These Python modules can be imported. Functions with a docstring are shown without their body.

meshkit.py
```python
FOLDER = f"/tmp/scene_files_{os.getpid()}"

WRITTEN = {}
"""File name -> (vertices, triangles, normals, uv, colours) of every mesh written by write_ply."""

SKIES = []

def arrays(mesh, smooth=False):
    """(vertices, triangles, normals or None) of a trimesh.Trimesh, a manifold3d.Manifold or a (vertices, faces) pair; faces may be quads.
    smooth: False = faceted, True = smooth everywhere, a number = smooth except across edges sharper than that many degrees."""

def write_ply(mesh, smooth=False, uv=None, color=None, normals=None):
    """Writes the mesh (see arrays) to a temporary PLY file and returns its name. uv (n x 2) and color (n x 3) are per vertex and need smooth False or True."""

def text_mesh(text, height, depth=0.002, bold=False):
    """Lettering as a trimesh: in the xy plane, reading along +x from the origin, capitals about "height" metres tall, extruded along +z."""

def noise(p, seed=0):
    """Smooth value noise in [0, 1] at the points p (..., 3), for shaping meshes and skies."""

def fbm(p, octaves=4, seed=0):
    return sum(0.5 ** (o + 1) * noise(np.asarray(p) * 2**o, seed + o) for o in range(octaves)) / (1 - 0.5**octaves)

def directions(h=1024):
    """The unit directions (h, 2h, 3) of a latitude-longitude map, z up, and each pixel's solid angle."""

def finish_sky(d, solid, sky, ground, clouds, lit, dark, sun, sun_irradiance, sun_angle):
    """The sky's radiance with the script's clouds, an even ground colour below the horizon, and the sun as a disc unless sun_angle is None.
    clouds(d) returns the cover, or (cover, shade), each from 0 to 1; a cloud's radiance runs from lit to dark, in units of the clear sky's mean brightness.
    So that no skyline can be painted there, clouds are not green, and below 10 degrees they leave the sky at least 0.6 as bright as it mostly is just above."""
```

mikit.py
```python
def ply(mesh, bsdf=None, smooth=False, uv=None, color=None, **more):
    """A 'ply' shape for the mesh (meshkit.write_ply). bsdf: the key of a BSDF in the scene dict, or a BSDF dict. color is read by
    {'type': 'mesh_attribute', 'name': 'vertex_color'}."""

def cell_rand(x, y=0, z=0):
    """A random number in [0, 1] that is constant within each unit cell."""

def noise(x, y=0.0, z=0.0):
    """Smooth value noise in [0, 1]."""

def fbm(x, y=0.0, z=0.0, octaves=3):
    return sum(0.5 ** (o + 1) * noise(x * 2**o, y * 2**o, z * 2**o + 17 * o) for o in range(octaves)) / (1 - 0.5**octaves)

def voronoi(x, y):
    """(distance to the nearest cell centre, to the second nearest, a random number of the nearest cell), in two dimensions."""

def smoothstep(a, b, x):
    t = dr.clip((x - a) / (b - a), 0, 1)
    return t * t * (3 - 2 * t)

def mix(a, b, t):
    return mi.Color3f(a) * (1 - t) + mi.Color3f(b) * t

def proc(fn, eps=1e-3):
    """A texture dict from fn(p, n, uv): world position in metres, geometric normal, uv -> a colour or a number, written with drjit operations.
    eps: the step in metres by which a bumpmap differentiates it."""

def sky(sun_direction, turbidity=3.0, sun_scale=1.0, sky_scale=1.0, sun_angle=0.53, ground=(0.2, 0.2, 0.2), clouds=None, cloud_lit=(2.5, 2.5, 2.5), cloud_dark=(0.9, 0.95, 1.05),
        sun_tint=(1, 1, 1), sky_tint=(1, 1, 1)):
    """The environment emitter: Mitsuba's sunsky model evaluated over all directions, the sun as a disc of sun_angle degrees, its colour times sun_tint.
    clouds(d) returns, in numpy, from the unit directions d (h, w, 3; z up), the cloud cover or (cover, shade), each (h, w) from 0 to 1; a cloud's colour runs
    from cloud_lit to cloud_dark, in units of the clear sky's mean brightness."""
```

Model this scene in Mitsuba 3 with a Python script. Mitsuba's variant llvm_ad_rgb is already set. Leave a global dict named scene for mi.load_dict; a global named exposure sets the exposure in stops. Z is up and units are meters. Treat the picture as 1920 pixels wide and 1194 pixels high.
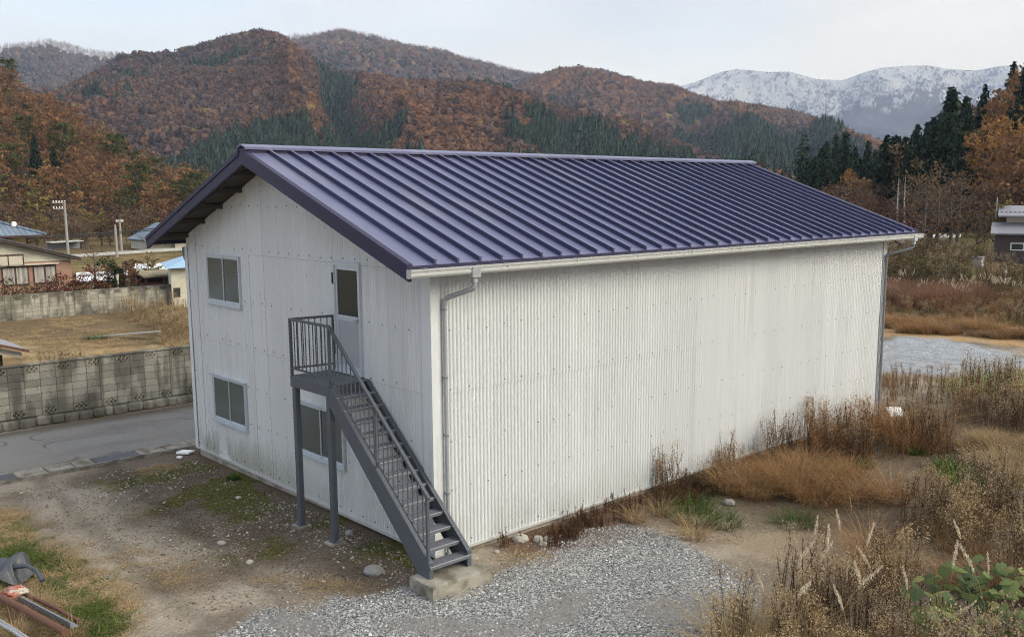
import math, random
import numpy as np, drjit as dr, mitsuba as mi, trimesh
import mikit, meshkit
from mikit import proc, noise, fbm, voronoi, smoothstep, mix, cell_rand

T = mi.ScalarTransform4f
scene, labels = {}, {}

# ---------------------------------------------------------------- camera, sky, exposure
EYE = np.array([11.546, -8.628, 5.720])
YAW, PITCH, ROLL = 0.83600, -0.15000, -0.00600


def camera_axes():
    f = np.array([-math.sin(YAW) * math.cos(PITCH), math.cos(YAW) * math.cos(PITCH), math.sin(PITCH)])
    r = np.cross(f, [0, 0, 1]); r /= np.linalg.norm(r); u = np.cross(r, f)
    return r * math.cos(ROLL) + u * math.sin(ROLL), -r * math.sin(ROLL) + u * math.cos(ROLL), f


_r, _u, _f = camera_axes()
scene['camera'] = {'type': 'perspective', 'fov': 57.38, 'fov_axis': 'x', 'near_clip': 0.1, 'far_clip': 30000.0,
                   'principal_point_offset_x': -0.00625, 'principal_point_offset_y': -0.026,
                   'to_world': T().look_at(origin=EYE.tolist(), target=(EYE + _f).tolist(), up=_u.tolist()),
                   'medium': {'type': 'ref', 'id': 'air'}}


SUN = (0.80, 0.42, 0.56)


def clouds(d):
    e = np.clip(d[..., 2:3], 0.02, 1)
    q = np.concatenate([d[..., :2] / (e + 0.25), d[..., :1] * 0 + 3.1], -1)
    n = meshkit.fbm(q * np.array([1.6, 1.0, 1.0]) + 7.3, 5, 4)
    side = d[..., 0] * 0.80 + d[..., 1] * 0.60                       # thin cloud is thicker on the side of the valley's mouth
    cover = np.clip(0.88 + 1.5 * (n - 0.5) + 0.55 * side, 0.25, 1.0)
    glow = d @ (np.array(SUN) / np.linalg.norm(SUN))                 # thin cloud shines brightest round the veiled sun
    shade = np.clip(0.42 + 1.7 * (meshkit.fbm(np.concatenate([np.arctan2(d[..., :1], d[..., 1:2]) * 3.2 + 2.0 * d[..., 2:3], np.arcsin(np.clip(d[..., 2:3], -1, 1)) * 17.0, d[..., :1] * 0], -1), 5, 9) - 0.5) - 0.40 * glow, 0, 1.0)
    return cover, shade


scene['sky'] = mikit.sky(SUN, turbidity=3.0, sun_scale=0.36, sun_angle=34.0, clouds=clouds,
                         sky_tint=(1.0, 0.92, 0.97), cloud_lit=(1.52, 1.58, 1.70), cloud_dark=(1.00, 1.06, 1.20), ground=(0.13, 0.12, 0.10), sun_tint=(0.82, 1.0, 1.27))
exposure = 3.15
scene['air'] = {'type': 'homogeneous', 'albedo': {'type': 'rgb', 'value': [0.94, 0.95, 0.96]}, 'sigma_t': {'type': 'rgb', 'value': [0.92e-4, 1.12e-4, 1.50e-4]}}

# ---------------------------------------------------------------- naming
_count = {}


def key_for(name, parent=None):
    k = (parent + '__' if parent else '') + name
    n = _count.get(k, 0)
    _count[k] = n + 1
    return k if n == 0 else f'{k}_{n:03d}'


def tag(key, label=None, cat=None, group=None, kind=None):
    d = {}
    if label: d['label'] = label
    if cat: d['category'] = cat
    if group: d['group'] = group
    if kind: d['kind'] = kind
    labels[key] = d
    return key


def thing(name, label, cat, group=None):
    return tag(key_for(name), label, cat, group)


def put(key, mesh, mat, smooth=False, uv=None, color=None, **more):
    scene[key] = mikit.ply(mesh, mat, smooth, uv, color, **more)
    return key


def part(parent, name, mesh, mat, smooth=False, label=None, kind=None, **kw):
    k = put(key_for(name, parent), mesh, mat, smooth, **kw)
    if label or kind: tag(k, label, None, None, kind)
    return k


def lapped(key, mesh, normals, mat):
    scene[key] = {'type': 'ply', 'filename': meshkit.write_ply(mesh, False, None, None, normals), 'face_normals': False, 'bsdf': {'type': 'ref', 'id': mat}}
    return key


def one(name, mesh, mat, label, cat, group=None, kind=None, smooth=False, **kw):
    k = put(key_for(name), mesh, mat, smooth, **kw)
    return tag(k, label, cat, group, kind)


# ---------------------------------------------------------------- mesh helpers ((vertices, triangles) pairs)
BF = np.array([[0, 2, 1], [0, 3, 2], [4, 5, 6], [4, 6, 7], [0, 1, 5], [0, 5, 4], [1, 2, 6], [1, 6, 5], [2, 3, 7], [2, 7, 6], [3, 0, 4], [3, 4, 7]])


def box(x0, x1, y0, y1, z0, z1):
    return np.array([[x0, y0, z0], [x1, y0, z0], [x1, y1, z0], [x0, y1, z0], [x0, y0, z1], [x1, y0, z1], [x1, y1, z1], [x0, y1, z1]], float), BF


def _cbox_faces():
    pts = []
    for sx in (-1, 1):
        for sy in (-1, 1):
            for sz in (-1, 1):
                for k in range(3):
                    p = np.array([sx, sy, sz], float) * 0.8
                    p[k] = (sx, sy, sz)[k]
                    pts.append(p)
    h = trimesh.convex.convex_hull(np.array(pts))
    idx = [int(np.argmin(np.linalg.norm(np.array(pts) - v, axis=1))) for v in h.vertices]
    return np.array(idx)[h.faces], np.array(pts)


CF, CP = _cbox_faces()


def cbox(x0, x1, y0, y1, z0, z1, b=0.01):
    """A box with chamfered edges."""
    c, h = np.array([x0 + x1, y0 + y1, z0 + z1]) / 2, np.array([x1 - x0, y1 - y0, z1 - z0]) / 2
    b = min(b, 0.45 * h.min())
    inner = np.sign(CP) * (h - b)
    full = np.sign(CP) * h
    return c + np.where(np.abs(CP) > 0.9, full, inner), CF


def merge(ms):
    vs, fs, n = [], [], 0
    for v, f in ms:
        vs.append(v); fs.append(f + n); n += len(v)
    return np.vstack(vs), np.vstack(fs)


def beam(a, b, w, h, up=(0, 0, 1)):
    """A bar of width w and height h between two points."""
    a, b = np.array(a, float), np.array(b, float)
    d = (b - a) / np.linalg.norm(b - a)
    s = np.cross(d, up); s /= np.linalg.norm(s); t = np.cross(s, d)
    q = [s * x * w / 2 + t * y * h / 2 for x, y in ((-1, -1), (1, -1), (1, 1), (-1, 1))]
    return np.array([a + k for k in q] + [b + k for k in q]), BF[:, ::-1]


def tube(pts, rad, n=8, cap=True):
    pts = np.array(pts, float); m = len(pts)
    rad = np.broadcast_to(np.asarray(rad, float), (m,))
    tan = np.gradient(pts, axis=0); tan /= np.linalg.norm(tan, axis=1, keepdims=True) + 1e-12
    ref = np.array([0, 0, 1.0]) if abs(tan[0, 2]) < 0.9 else np.array([1.0, 0, 0])
    s = np.cross(tan, ref); s /= np.linalg.norm(s, axis=1, keepdims=True) + 1e-12
    t = np.cross(s, tan)
    a = np.arange(n) * 2 * np.pi / n
    v = (pts[:, None] + rad[:, None, None] * (np.cos(a)[None, :, None] * s[:, None] + np.sin(a)[None, :, None] * t[:, None])).reshape(-1, 3)
    f = []
    for i in range(m - 1):
        for j in range(n):
            p, q = i * n + j, i * n + (j + 1) % n
            f += [[p, p + n, q], [q, p + n, q + n]]
    if cap:
        v = np.vstack([v, pts[:1], pts[-1:]])
        for j in range(n):
            f += [[len(v) - 2, j, (j + 1) % n], [len(v) - 1, (m - 1) * n + (j + 1) % n, (m - 1) * n + j]]
    return v, np.array(f)


def extrude(poly, a, b, axis):
    """A polygon (list of 2-D points or a shapely polygon) extruded along an axis from a to b; axis 'y' takes (x, z) points, 'x' (y, z), 'z' (x, y)."""
    import shapely.geometry as sg
    g = poly if hasattr(poly, 'exterior') else sg.Polygon(poly)
    m = trimesh.creation.extrude_polygon(g, abs(b - a), engine='earcut')
    v, f = np.array(m.vertices), np.array(m.faces)
    lo = min(a, b)
    if axis == 'y': v = np.stack([v[:, 0], v[:, 2] + lo, v[:, 1]], 1); f = f[:, ::-1]
    elif axis == 'x': v = np.stack([v[:, 2] + lo, v[:, 0], v[:, 1]], 1)
    else: v = v + [0, 0, lo]
    return v, f


def move(m, d=(0, 0, 0), rz=0.0, s=1.0):
    c, n = math.cos(rz), math.sin(rz)
    v = m[0] * s
    return np.stack([v[:, 0] * c - v[:, 1] * n, v[:, 0] * n + v[:, 1] * c, v[:, 2]], 1) + np.array(d, float), m[1]


ICO = {k: trimesh.creation.icosphere(subdivisions=k) for k in (0, 1, 2)}


def blob(rng, r, k=1, rough=0.25, flat=1.0):
    v = np.array(ICO[k].vertices)
    v = v * (1 + rough * (rng.random((len(v), 1)) * 2 - 1)) * np.array([r, r * (0.75 + 0.4 * rng.random()), r * flat])
    return v, np.array(ICO[k].faces)


def polar(bearing, dist, z=0.0):
    b = math.radians(bearing)
    return np.array([EYE[0] - math.sin(b) * dist, EYE[1] + math.cos(b) * dist, z])


# ---------------------------------------------------------------- materials
def rgb(r, g, b): return {'type': 'rgb', 'value': [r, g, b]}


def flat(name, c, rough=0.6, metal=0.0, spec=0.5):
    scene[name] = {'type': 'twosided', 'bsdf': {'type': 'principled', 'base_color': rgb(*c) if not isinstance(c, dict) else c, 'roughness': rough, 'metallic': metal, 'specular': spec}}


def matte(name, c):
    scene[name] = {'type': 'twosided', 'bsdf': {'type': 'diffuse', 'reflectance': rgb(*c) if not isinstance(c, dict) else c}}


VC = {'type': 'mesh_attribute', 'name': 'vertex_color'}
matte('mat_tinted', VC)                                              # alike pieces with a colour each
scene['mat_leaf'] = {'type': 'principledthin', 'base_color': VC, 'roughness': 0.7, 'diff_trans': 0.6, 'spec_trans': 0.0}


def _clad(p, n, uv):
    along = p.x + p.y
    streak = fbm(along * 9.0, p.z * 0.35, 3.0, 3)
    fine = noise(along * 40.0, p.z * 1.2, 1.0)
    c = mix((0.632, 0.645, 0.655), (0.592, 0.605, 0.615), streak)
    panel = cell_rand(dr.floor(along / 0.61), 4.0, 2.0)
    c = c * (0.96 + 0.07 * panel)
    low = 1 - smoothstep(0.0, 0.9, p.z + 0.5 * (streak - 0.5))
    gable = smoothstep(0.3, -0.1, p.y)
    algae = smoothstep(0.50, 0.72, fbm(along * 1.3, p.z * 1.1, 8.0, 4) + 0.22 * low * (0.4 + gable) - 0.02)
    algae = algae * low * (0.25 + 0.75 * gable * smoothstep(-2.0, -6.5, p.x))
    c = mix(c, (0.20, 0.20, 0.13), 0.62 * algae)
    drip = smoothstep(0.60, 0.80, noise(along * 14.0, p.z * 0.5, 5.0)) * smoothstep(0.45, 0.7, noise(along * 3.0, p.z * 0.7, 9.0))
    c = mix(c, (0.34, 0.32, 0.29), 0.16 * drip)
    return c * (0.96 + 0.08 * fine)


scene['mat_cladding'] = {'type': 'twosided', 'bsdf': {'type': 'principled', 'base_color': proc(_clad), 'roughness': 0.55, 'specular': 0.4}}


def _roof(p, n, uv):
    k = fbm(p.x * 2.2, p.y * 2.2, 0.0, 3)
    pan = cell_rand(dr.floor((p.y + 0.29) / 0.434), 1.0, 7.0)
    run = fbm(p.y * 7.0, p.x * 0.35, 4.0, 3)
    c = mi.Color3f(0.116, 0.122, 0.215) * (0.82 + 0.2 * k + 0.10 * pan + 0.12 * (run - 0.5))
    return mix(c, (0.20, 0.20, 0.24), 0.35 * smoothstep(0.62, 0.8, fbm(p.y * 3.0, p.x * 0.6, 9.0, 3)))


scene['mat_roof'] = {'type': 'twosided', 'bsdf': {'type': 'principled', 'base_color': proc(_roof), 'roughness': 0.34, 'specular': 0.55}}
flat('mat_roof_trim', (0.030, 0.026, 0.062), 0.5, 0, 0.3)
flat('mat_rib', (0.046, 0.047, 0.100), 0.5, 0, 0.35)
flat('mat_soffit', (0.060, 0.050, 0.042), 0.8)
flat('mat_steel', proc(lambda p, n, uv: mix((0.066, 0.075, 0.092), (0.088, 0.098, 0.115), fbm(p.x * 4, p.y * 4, p.z * 4, 3))), 0.5)
flat('mat_tread', (0.120, 0.126, 0.148), 0.5)
flat('mat_aluminium', (0.52, 0.565, 0.61), 0.42, 0.35)
flat('mat_chrome', (0.35, 0.35, 0.36), 0.25, 0.8)
flat('mat_dark', (0.025, 0.025, 0.027), 0.5)
flat('mat_gutter', (0.43, 0.435, 0.43), 0.4)
flat('mat_pipe', (0.30, 0.31, 0.33), 0.42)
flat('mat_pipe_dark', (0.17, 0.175, 0.19), 0.42)
flat('mat_pane', proc(lambda p, n, uv: mix((0.066, 0.076, 0.072), (0.125, 0.142, 0.132), fbm(p.x * 0.9 + 5, p.z * 0.8, 2.0, 2))), 0.15)
flat('mat_pane_dark', (0.035, 0.040, 0.038), 0.2)
flat('mat_door', (0.345, 0.36, 0.395), 0.5)
flat('mat_white', (0.78, 0.78, 0.76), 0.5)
flat('mat_rust', (0.13, 0.06, 0.04), 0.8)


def _conc(p, n, uv):
    a = fbm(p.x * 5, p.y * 5, p.z * 5, 4); b = noise(p.x * 45, p.y * 45, p.z * 45)
    c = mix((0.16, 0.145, 0.115), (0.36, 0.335, 0.29), smoothstep(0.25, 0.7, a))
    return c * (0.85 + 0.3 * b)


matte('mat_concrete', proc(_conc))


def _plinth(p, n, uv):
    a = fbm(p.x * 3 + p.y * 3, p.z * 6, 1.0, 3)
    return mix((0.25, 0.22, 0.18), (0.44, 0.39, 0.33), smoothstep(0.25, 0.7, a))


matte('mat_plinth', proc(_plinth))


def _block(p, n, uv):
    """Weathered concrete block: every block has its own tone (uv holds a number per block), rain stains run down from the coping."""
    t = uv.x
    g = noise(p.y * 60, p.z * 60, p.x * 60)
    stain = fbm(p.y * 2.2, p.z * 0.8, p.x, 4)
    c = mix((0.26, 0.245, 0.205), (0.43, 0.405, 0.34), t)
    c = mix(c, (0.075, 0.07, 0.06), 0.68 * smoothstep(0.44, 0.74, stain + 0.16 * smoothstep(0.55, 1.3, p.z) + 0.10 * smoothstep(0.25, -0.1, p.z)))
    c = mix(c, (0.09, 0.085, 0.07), 0.5 * smoothstep(0.5, 0.75, noise(p.y * 9, p.z * 1.4, 3.0)))
    return c * (0.8 + 0.4 * g)


matte('mat_block', proc(_block))
# ---------------------------------------------------------------- ground
def sdf(x, y, pts):
    """Signed distance (negative inside) to a polygon, in drjit or numpy-like scalars."""
    d = mi.Float(1e9); s = mi.Float(1.0)
    n = len(pts)
    for i in range(n):
        ax, ay = pts[i]; bx, by = pts[i - 1]
        ex, ey = bx - ax, by - ay
        wx, wy = x - ax, y - ay
        t = dr.clip((wx * ex + wy * ey) / (ex * ex + ey * ey), 0, 1)
        qx, qy = wx - ex * t, wy - ey * t
        d = dr.minimum(d, qx * qx + qy * qy)
        c1, c2, c3 = y >= ay, y < by, ex * wy > ey * wx
        flip = (c1 & c2 & c3) | (~c1 & ~c2 & ~c3)
        s = dr.select(flip, -s, s)
    return s * dr.sqrt(d)


GRAVEL = [(0.5, -4.2), (-0.40, -2.75), (0.22, -1.7), (0.5, -0.95), (1.25, -0.6), (1.05, 0.6), (0.75, 1.5), (0.55, 2.8), (0.95, 3.6), (1.8, 3.65), (2.7, 3.55), (3.9, 3.3), (4.5, 2.2), (4.4, 1.0), (5.5, -2.0), (4, -6.5)]
WORN = [(1.9, -1.2, 1.1, 0.28, 0.75), (3.7, 1.6, 0.9, 0.55, 1.0), (0.35, -2.7, 0.7, 0.35, 0.4), (2.6, 0.2, 0.35, 0.9, 0.3), (3.0, -2.4, 1.2, 0.4, 0.6)]
GRAVEL_BACK = [(-6.5, 22.0), (-6.4, 28.6), (-4.8, 29.6), (-1.8, 28.2), (1.5, 25.0), (0.5, 22.6), (-2.6, 20.4)]
GRASS_EDGE = [(-11.0, -9.0), (-10.0, -4.9), (-8.2, -4.3), (-5.4, -4.15), (-3.1, -4.0), (-0.9, -4.25), (1.5, -7.5), (2, -12)]
STRAW_FIELD = [(-37.0, -4.0), (-31.0, 2.2), (-26.8, 4.2), (-25.8, 7.4), (-16.0, 9.0), (-16.0, -6.0)]


def _ground(p, n, uv):
    x, y = p.x, p.y
    wob = fbm(x * 1.6, y * 1.6, 0.0, 4) - 0.5
    fine = noise(x * 28, y * 28, 1.0)
    big = fbm(x * 0.35, y * 0.35, 5.0, 3)
    dist = dr.sqrt(dr.square(x - 11.5) + dr.square(y + 8.6))
    # trodden dirt
    c = mix((0.185, 0.150, 0.115), (0.335, 0.288, 0.232), smoothstep(0.3, 0.7, fbm(x * 0.9, y * 0.9, 9.0, 4)))
    # damp dark soil along the gable wall
    damp = smoothstep(-3.3, -1.2, y + wob * 1.6) * smoothstep(1.2, 0.4, x + wob) * smoothstep(0.5, 0.1, y)
    c = mix(c, (0.105, 0.082, 0.062), 0.72 * damp)
    # gravel drift among the dirt near the road
    peb = smoothstep(0.55, 0.72, fbm(x * 0.7 + 3, y * 0.7, 2.0, 3)) * smoothstep(0.2, -1.0, y)
    v1, v2, vr = voronoi(x * 22, y * 22)
    c = mix(c, mix((0.13, 0.12, 0.11), (0.42, 0.40, 0.37), vr), 0.45 * peb * smoothstep(0.55, 0.2, v1))
    # moss
    moss = smoothstep(0.50, 0.62, fbm(x * 1.1 + 11, y * 1.1, 4.0, 4) + 0.20 * smoothstep(2.6, 0.3, dr.sqrt(dr.square((x + 6.3) * 0.55) + dr.square((y + 1.1) * 1.4))) + 0.14 * smoothstep(1.0, 0.2, dr.sqrt(dr.square(x + 1.7) + dr.square(y + 1.5))) - 0.06)
    moss = moss * smoothstep(-3.0, -2.0, y) * smoothstep(0.6, 0.0, y)
    c = mix(c, mix((0.065, 0.062, 0.018), (0.115, 0.120, 0.030), fine), 0.85 * moss)
    # wheel ruts running to the road
    rut = smoothstep(0.34, 0.05, dr.abs(y + 2.55 + 0.08 * x + wob * 0.5)) + smoothstep(0.30, 0.05, dr.abs(y + 3.75 + 0.05 * x + wob * 0.4))
    c = c * (1 - 0.24 * rut * (0.5 + fbm(x * 3.0, y * 3.0, 2.0, 3)) * smoothstep(0.5, -1.0, x))
    # crushed stone yard
    g = sdf(x, y, GRAVEL) + wob * 0.9
    stone = mix((0.17, 0.172, 0.175), (0.66, 0.66, 0.65), smoothstep(0.25, 1.0, vr)) * smoothstep(0.75, 0.25, v1)
    w1, w2, wr = voronoi(x * 47 + 9, y * 47)
    stone2 = mix((0.16, 0.16, 0.165), (0.62, 0.62, 0.61), wr) * smoothstep(0.8, 0.3, w1)
    worn = mi.Float(0)
    for ex, ey, ea, eb, er in WORN:
        dx_, dy_ = x - ex, y - ey
        worn = dr.maximum(worn, dr.exp(-(dr.square((dx_ * math.cos(er) + dy_ * math.sin(er)) / ea) + dr.square((dy_ * math.cos(er) - dx_ * math.sin(er)) / eb))))
    worn = smoothstep(0.15, 0.7, worn + 0.5 * wob)
    gc = mix(mix(stone, stone2, 0.5), (0.215, 0.205, 0.195), 0.80 * worn)
    c = mix(c, gc, smoothstep(0.12, -0.25, g))
    # sandy bare patch past the gravel, dark leaf litter further right
    sand = smoothstep(1.5, 0.3, dr.sqrt(dr.square((x - 3.5) * 0.6) + dr.square(y - 5.0)) + wob * 1.4) * smoothstep(0.0, 0.4, g)
    c = mix(c, (0.30, 0.235, 0.165), 0.8 * sand)
    weed = smoothstep(4.5, 6.5, y + wob * 2) * smoothstep(-1.5, 0.2, x + wob) * smoothstep(18.5, 16.0, y + wob * 2)
    c = mix(c, mix((0.060, 0.046, 0.034), (0.150, 0.115, 0.080), fbm(x * 2.5, y * 2.5, 3.0, 3)), 0.85 * weed)
    ring = smoothstep(1.5, 0.5, x + wob * 0.8) * smoothstep(-0.1, 0.2, x) * smoothstep(0.8, 1.4, y) * smoothstep(17.0, 15.5, y)
    c = mix(c, mix((0.070, 0.042, 0.026), (0.150, 0.080, 0.045), fine), 0.8 * ring)
    # second stone yard behind the building
    g2 = sdf(x, y, GRAVEL_BACK) + wob * 1.2
    c = mix(c, mix((0.24, 0.25, 0.27), (0.42, 0.44, 0.46), fbm(x * 3, y * 3, 0.0, 3)) * (0.7 + 0.5 * fine), smoothstep(0.2, -0.6, g2))
    # grass verge at the lower left
    g3 = sdf(x, y, GRASS_EDGE) + wob * 1.1
    tuft = fbm(x * 2.1, y * 2.1, 13.0, 4)
    gv = mix((0.30, 0.215, 0.115), (0.105, 0.120, 0.035), smoothstep(0.52, 0.64, tuft))
    c = mix(c, gv * (0.65 + 0.6 * fine), 0.9 * smoothstep(0.15, -0.3, g3))
    # dry field between the two block walls
    fld = smoothstep(-15.2, -16.2, x) * smoothstep(-39, -37.5, x)
    sf = smoothstep(0.5, -1.2, sdf(x, y, STRAW_FIELD) + wob * 2.5)
    fc = mix(mix((0.10, 0.085, 0.055), (0.19, 0.14, 0.085), big), (0.35, 0.262, 0.150), sf)
    fc = mix(fc, mix((0.12, 0.090, 0.058), (0.22, 0.155, 0.085), fine), 0.75 * smoothstep(0.46, 0.60, fbm(x * 0.42, y * 0.42, 31.0, 4)))
    c = mix(c, fc * (0.75 + 0.45 * fbm(x * 5, y * 5, 1.0, 3)), fld)
    # the valley floor beyond
    far = dr.maximum(smoothstep(-39.0, -41.0, x), smoothstep(29.0, 31.0, y + wob * 3))
    fg = fbm(x * 0.09, y * 0.09, 21.0, 4)
    vc = mix((0.13, 0.095, 0.055), (0.21, 0.16, 0.085), smoothstep(0.35, 0.65, fg))
    vc = mix(vc, (0.085, 0.085, 0.035), 0.6 * smoothstep(0.5, 0.65, fbm(x * 0.2, y * 0.2, 2.0, 3)))
    c = mix(c, vc * (0.7 + 0.6 * fbm(x * 1.2, y * 1.2, 1.0, 3)), far)
    strip = smoothstep(1.9, 1.0, dr.abs(y - 31.2 - 0.22 * (x + 3) + wob * 2.5)) * smoothstep(-12, -6, x)
    c = mix(c, mi.Color3f(0.42, 0.275, 0.145) * (0.8 + 0.4 * fine), 0.85 * strip)
    lime = smoothstep(2.6, 1.2, dr.sqrt(dr.square(x - 1.0) + dr.square((y - 22.2) * 0.7)) + wob * 2)
    c = mix(c, (0.16, 0.20, 0.05), 0.8 * lime)
    return c * (0.84 + 0.32 * fine)


matte('mat_ground_colour', proc(_ground))


def _gbump(p, n, uv):
    return 0.5 * fbm(p.x * 9, p.y * 9, 0.0, 3) + 0.5 * noise(p.x * 38, p.y * 38, 2.0)


scene['mat_ground'] = {'type': 'bumpmap', 'bsdf': {'type': 'diffuse', 'reflectance': proc(_ground)}, 'arbitrary': proc(_gbump, 4e-3), 'scale': 0.022}
del scene['mat_ground_colour']


def sstep(a, b, t):
    t = np.clip((t - a) / (b - a), 0, 1)
    return t * t * (3 - 2 * t)


def ground_z(x, y):
    x, y = np.asarray(x, float), np.asarray(y, float)
    dx = np.maximum(np.maximum(-9.05 - x, x), 0); dy = np.maximum(np.maximum(-y, y - 14.46), 0)
    d = np.hypot(dx, dy)
    q = np.stack([x, y, x * 0], -1)
    z = -0.085 - 0.13 * sstep(0.5, 9.0, -x) * sstep(3.0, 0.0, y) - 0.05 * sstep(0.0, 1.5, y) - 0.08 * sstep(0.2, 2.4, d)
    z = z + 0.05 * np.exp(-(((x - 1.1) / 1.3) ** 2 + ((y + 0.6) / 1.0) ** 2))
    z = z + 0.10 * sstep(0.05, 0.9, d) * (meshkit.fbm(q * 0.9, 4, 3) - 0.5) * sstep(20.0, 12.0, np.hypot(x, y))
    z = z + 0.04 * (meshkit.fbm(q * 2.7, 3, 8) - 0.5) * sstep(0.05, 0.5, d) * sstep(24.0, 14.0, np.hypot(x, y))
    road = sstep(-9.3, -10.0, x) * sstep(-17.0, -15.5, x)
    z = z * (1 - road) - 0.32 * road
    far = np.hypot(x - EYE[0], y - EYE[1]); b = np.degrees(np.arctan2(EYE[0] - x, y - EYE[1]))
    right = sstep(46.0, 36.0, b)
    z = z + right * (0.55 * sstep(48, 78, far) + 1.25 * sstep(82, 97, far))
    bank = sstep(-4.4, -6.2, y + 0.1 * x) * sstep(-9.5, -7.0, x) * sstep(-8.5, -7.0, y - 1.0) * 0
    return z + bank


def axis_points(core, fine, limit):
    a = list(np.arange(core[0], core[1] + 1e-9, fine))
    s = fine
    while a[-1] < limit[1]: s = min(s * 1.085, 500); a.append(a[-1] + s)
    s = fine
    while a[0] > limit[0]: s = min(s * 1.085, 500); a.insert(0, a[0] - s)
    return np.array(a)


gx, gy = axis_points((-11.5, 8.5), 0.14, (-6200, 2000)), axis_points((-7.0, 17.0), 0.14, (-2000, 6200))
GX, GY = np.meshgrid(gx, gy, indexing='ij')
gv = np.stack([GX, GY, ground_z(GX, GY)], -1).reshape(-1, 3)
ii = (np.arange(len(gx) - 1)[:, None] * len(gy) + np.arange(len(gy) - 1)[None]).ravel()
gf = np.vstack([np.stack([ii, ii + len(gy), ii + len(gy) + 1], 1), np.stack([ii, ii + len(gy) + 1, ii + 1], 1)])
one('ground', (gv, gf), 'mat_ground', 'bare earth yard with gravel and dry grass around the building', 'ground', kind='structure', smooth=True)


def _road(p, n, uv):
    a = fbm(p.x * 0.9, p.y * 0.35, 0.0, 4); b = noise(p.x * 70, p.y * 70, 0.0)
    c = mix((0.180, 0.174, 0.166), (0.265, 0.255, 0.243), smoothstep(0.3, 0.7, a))
    c = mix(c, (0.27, 0.24, 0.20), 0.6 * smoothstep(0.55, 0.75, fbm(p.x * 1.3, p.y * 1.3, 5.0, 3)) * smoothstep(-12.4, -10.8, p.x))
    edge = smoothstep(-13.7, -14.5, p.x + 0.4 * (a - 0.5))
    c = mix(c, (0.10, 0.085, 0.06), 0.7 * edge)
    crack = smoothstep(0.035, 0.0, dr.abs(noise(p.x * 1.7, p.y * 1.1, 3.0) - 0.5)) * smoothstep(0.5, 0.6, noise(p.x * 0.6, p.y * 0.6, 7.0))
    return c * (0.82 + 0.36 * b) * (1 - 0.45 * crack)


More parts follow.
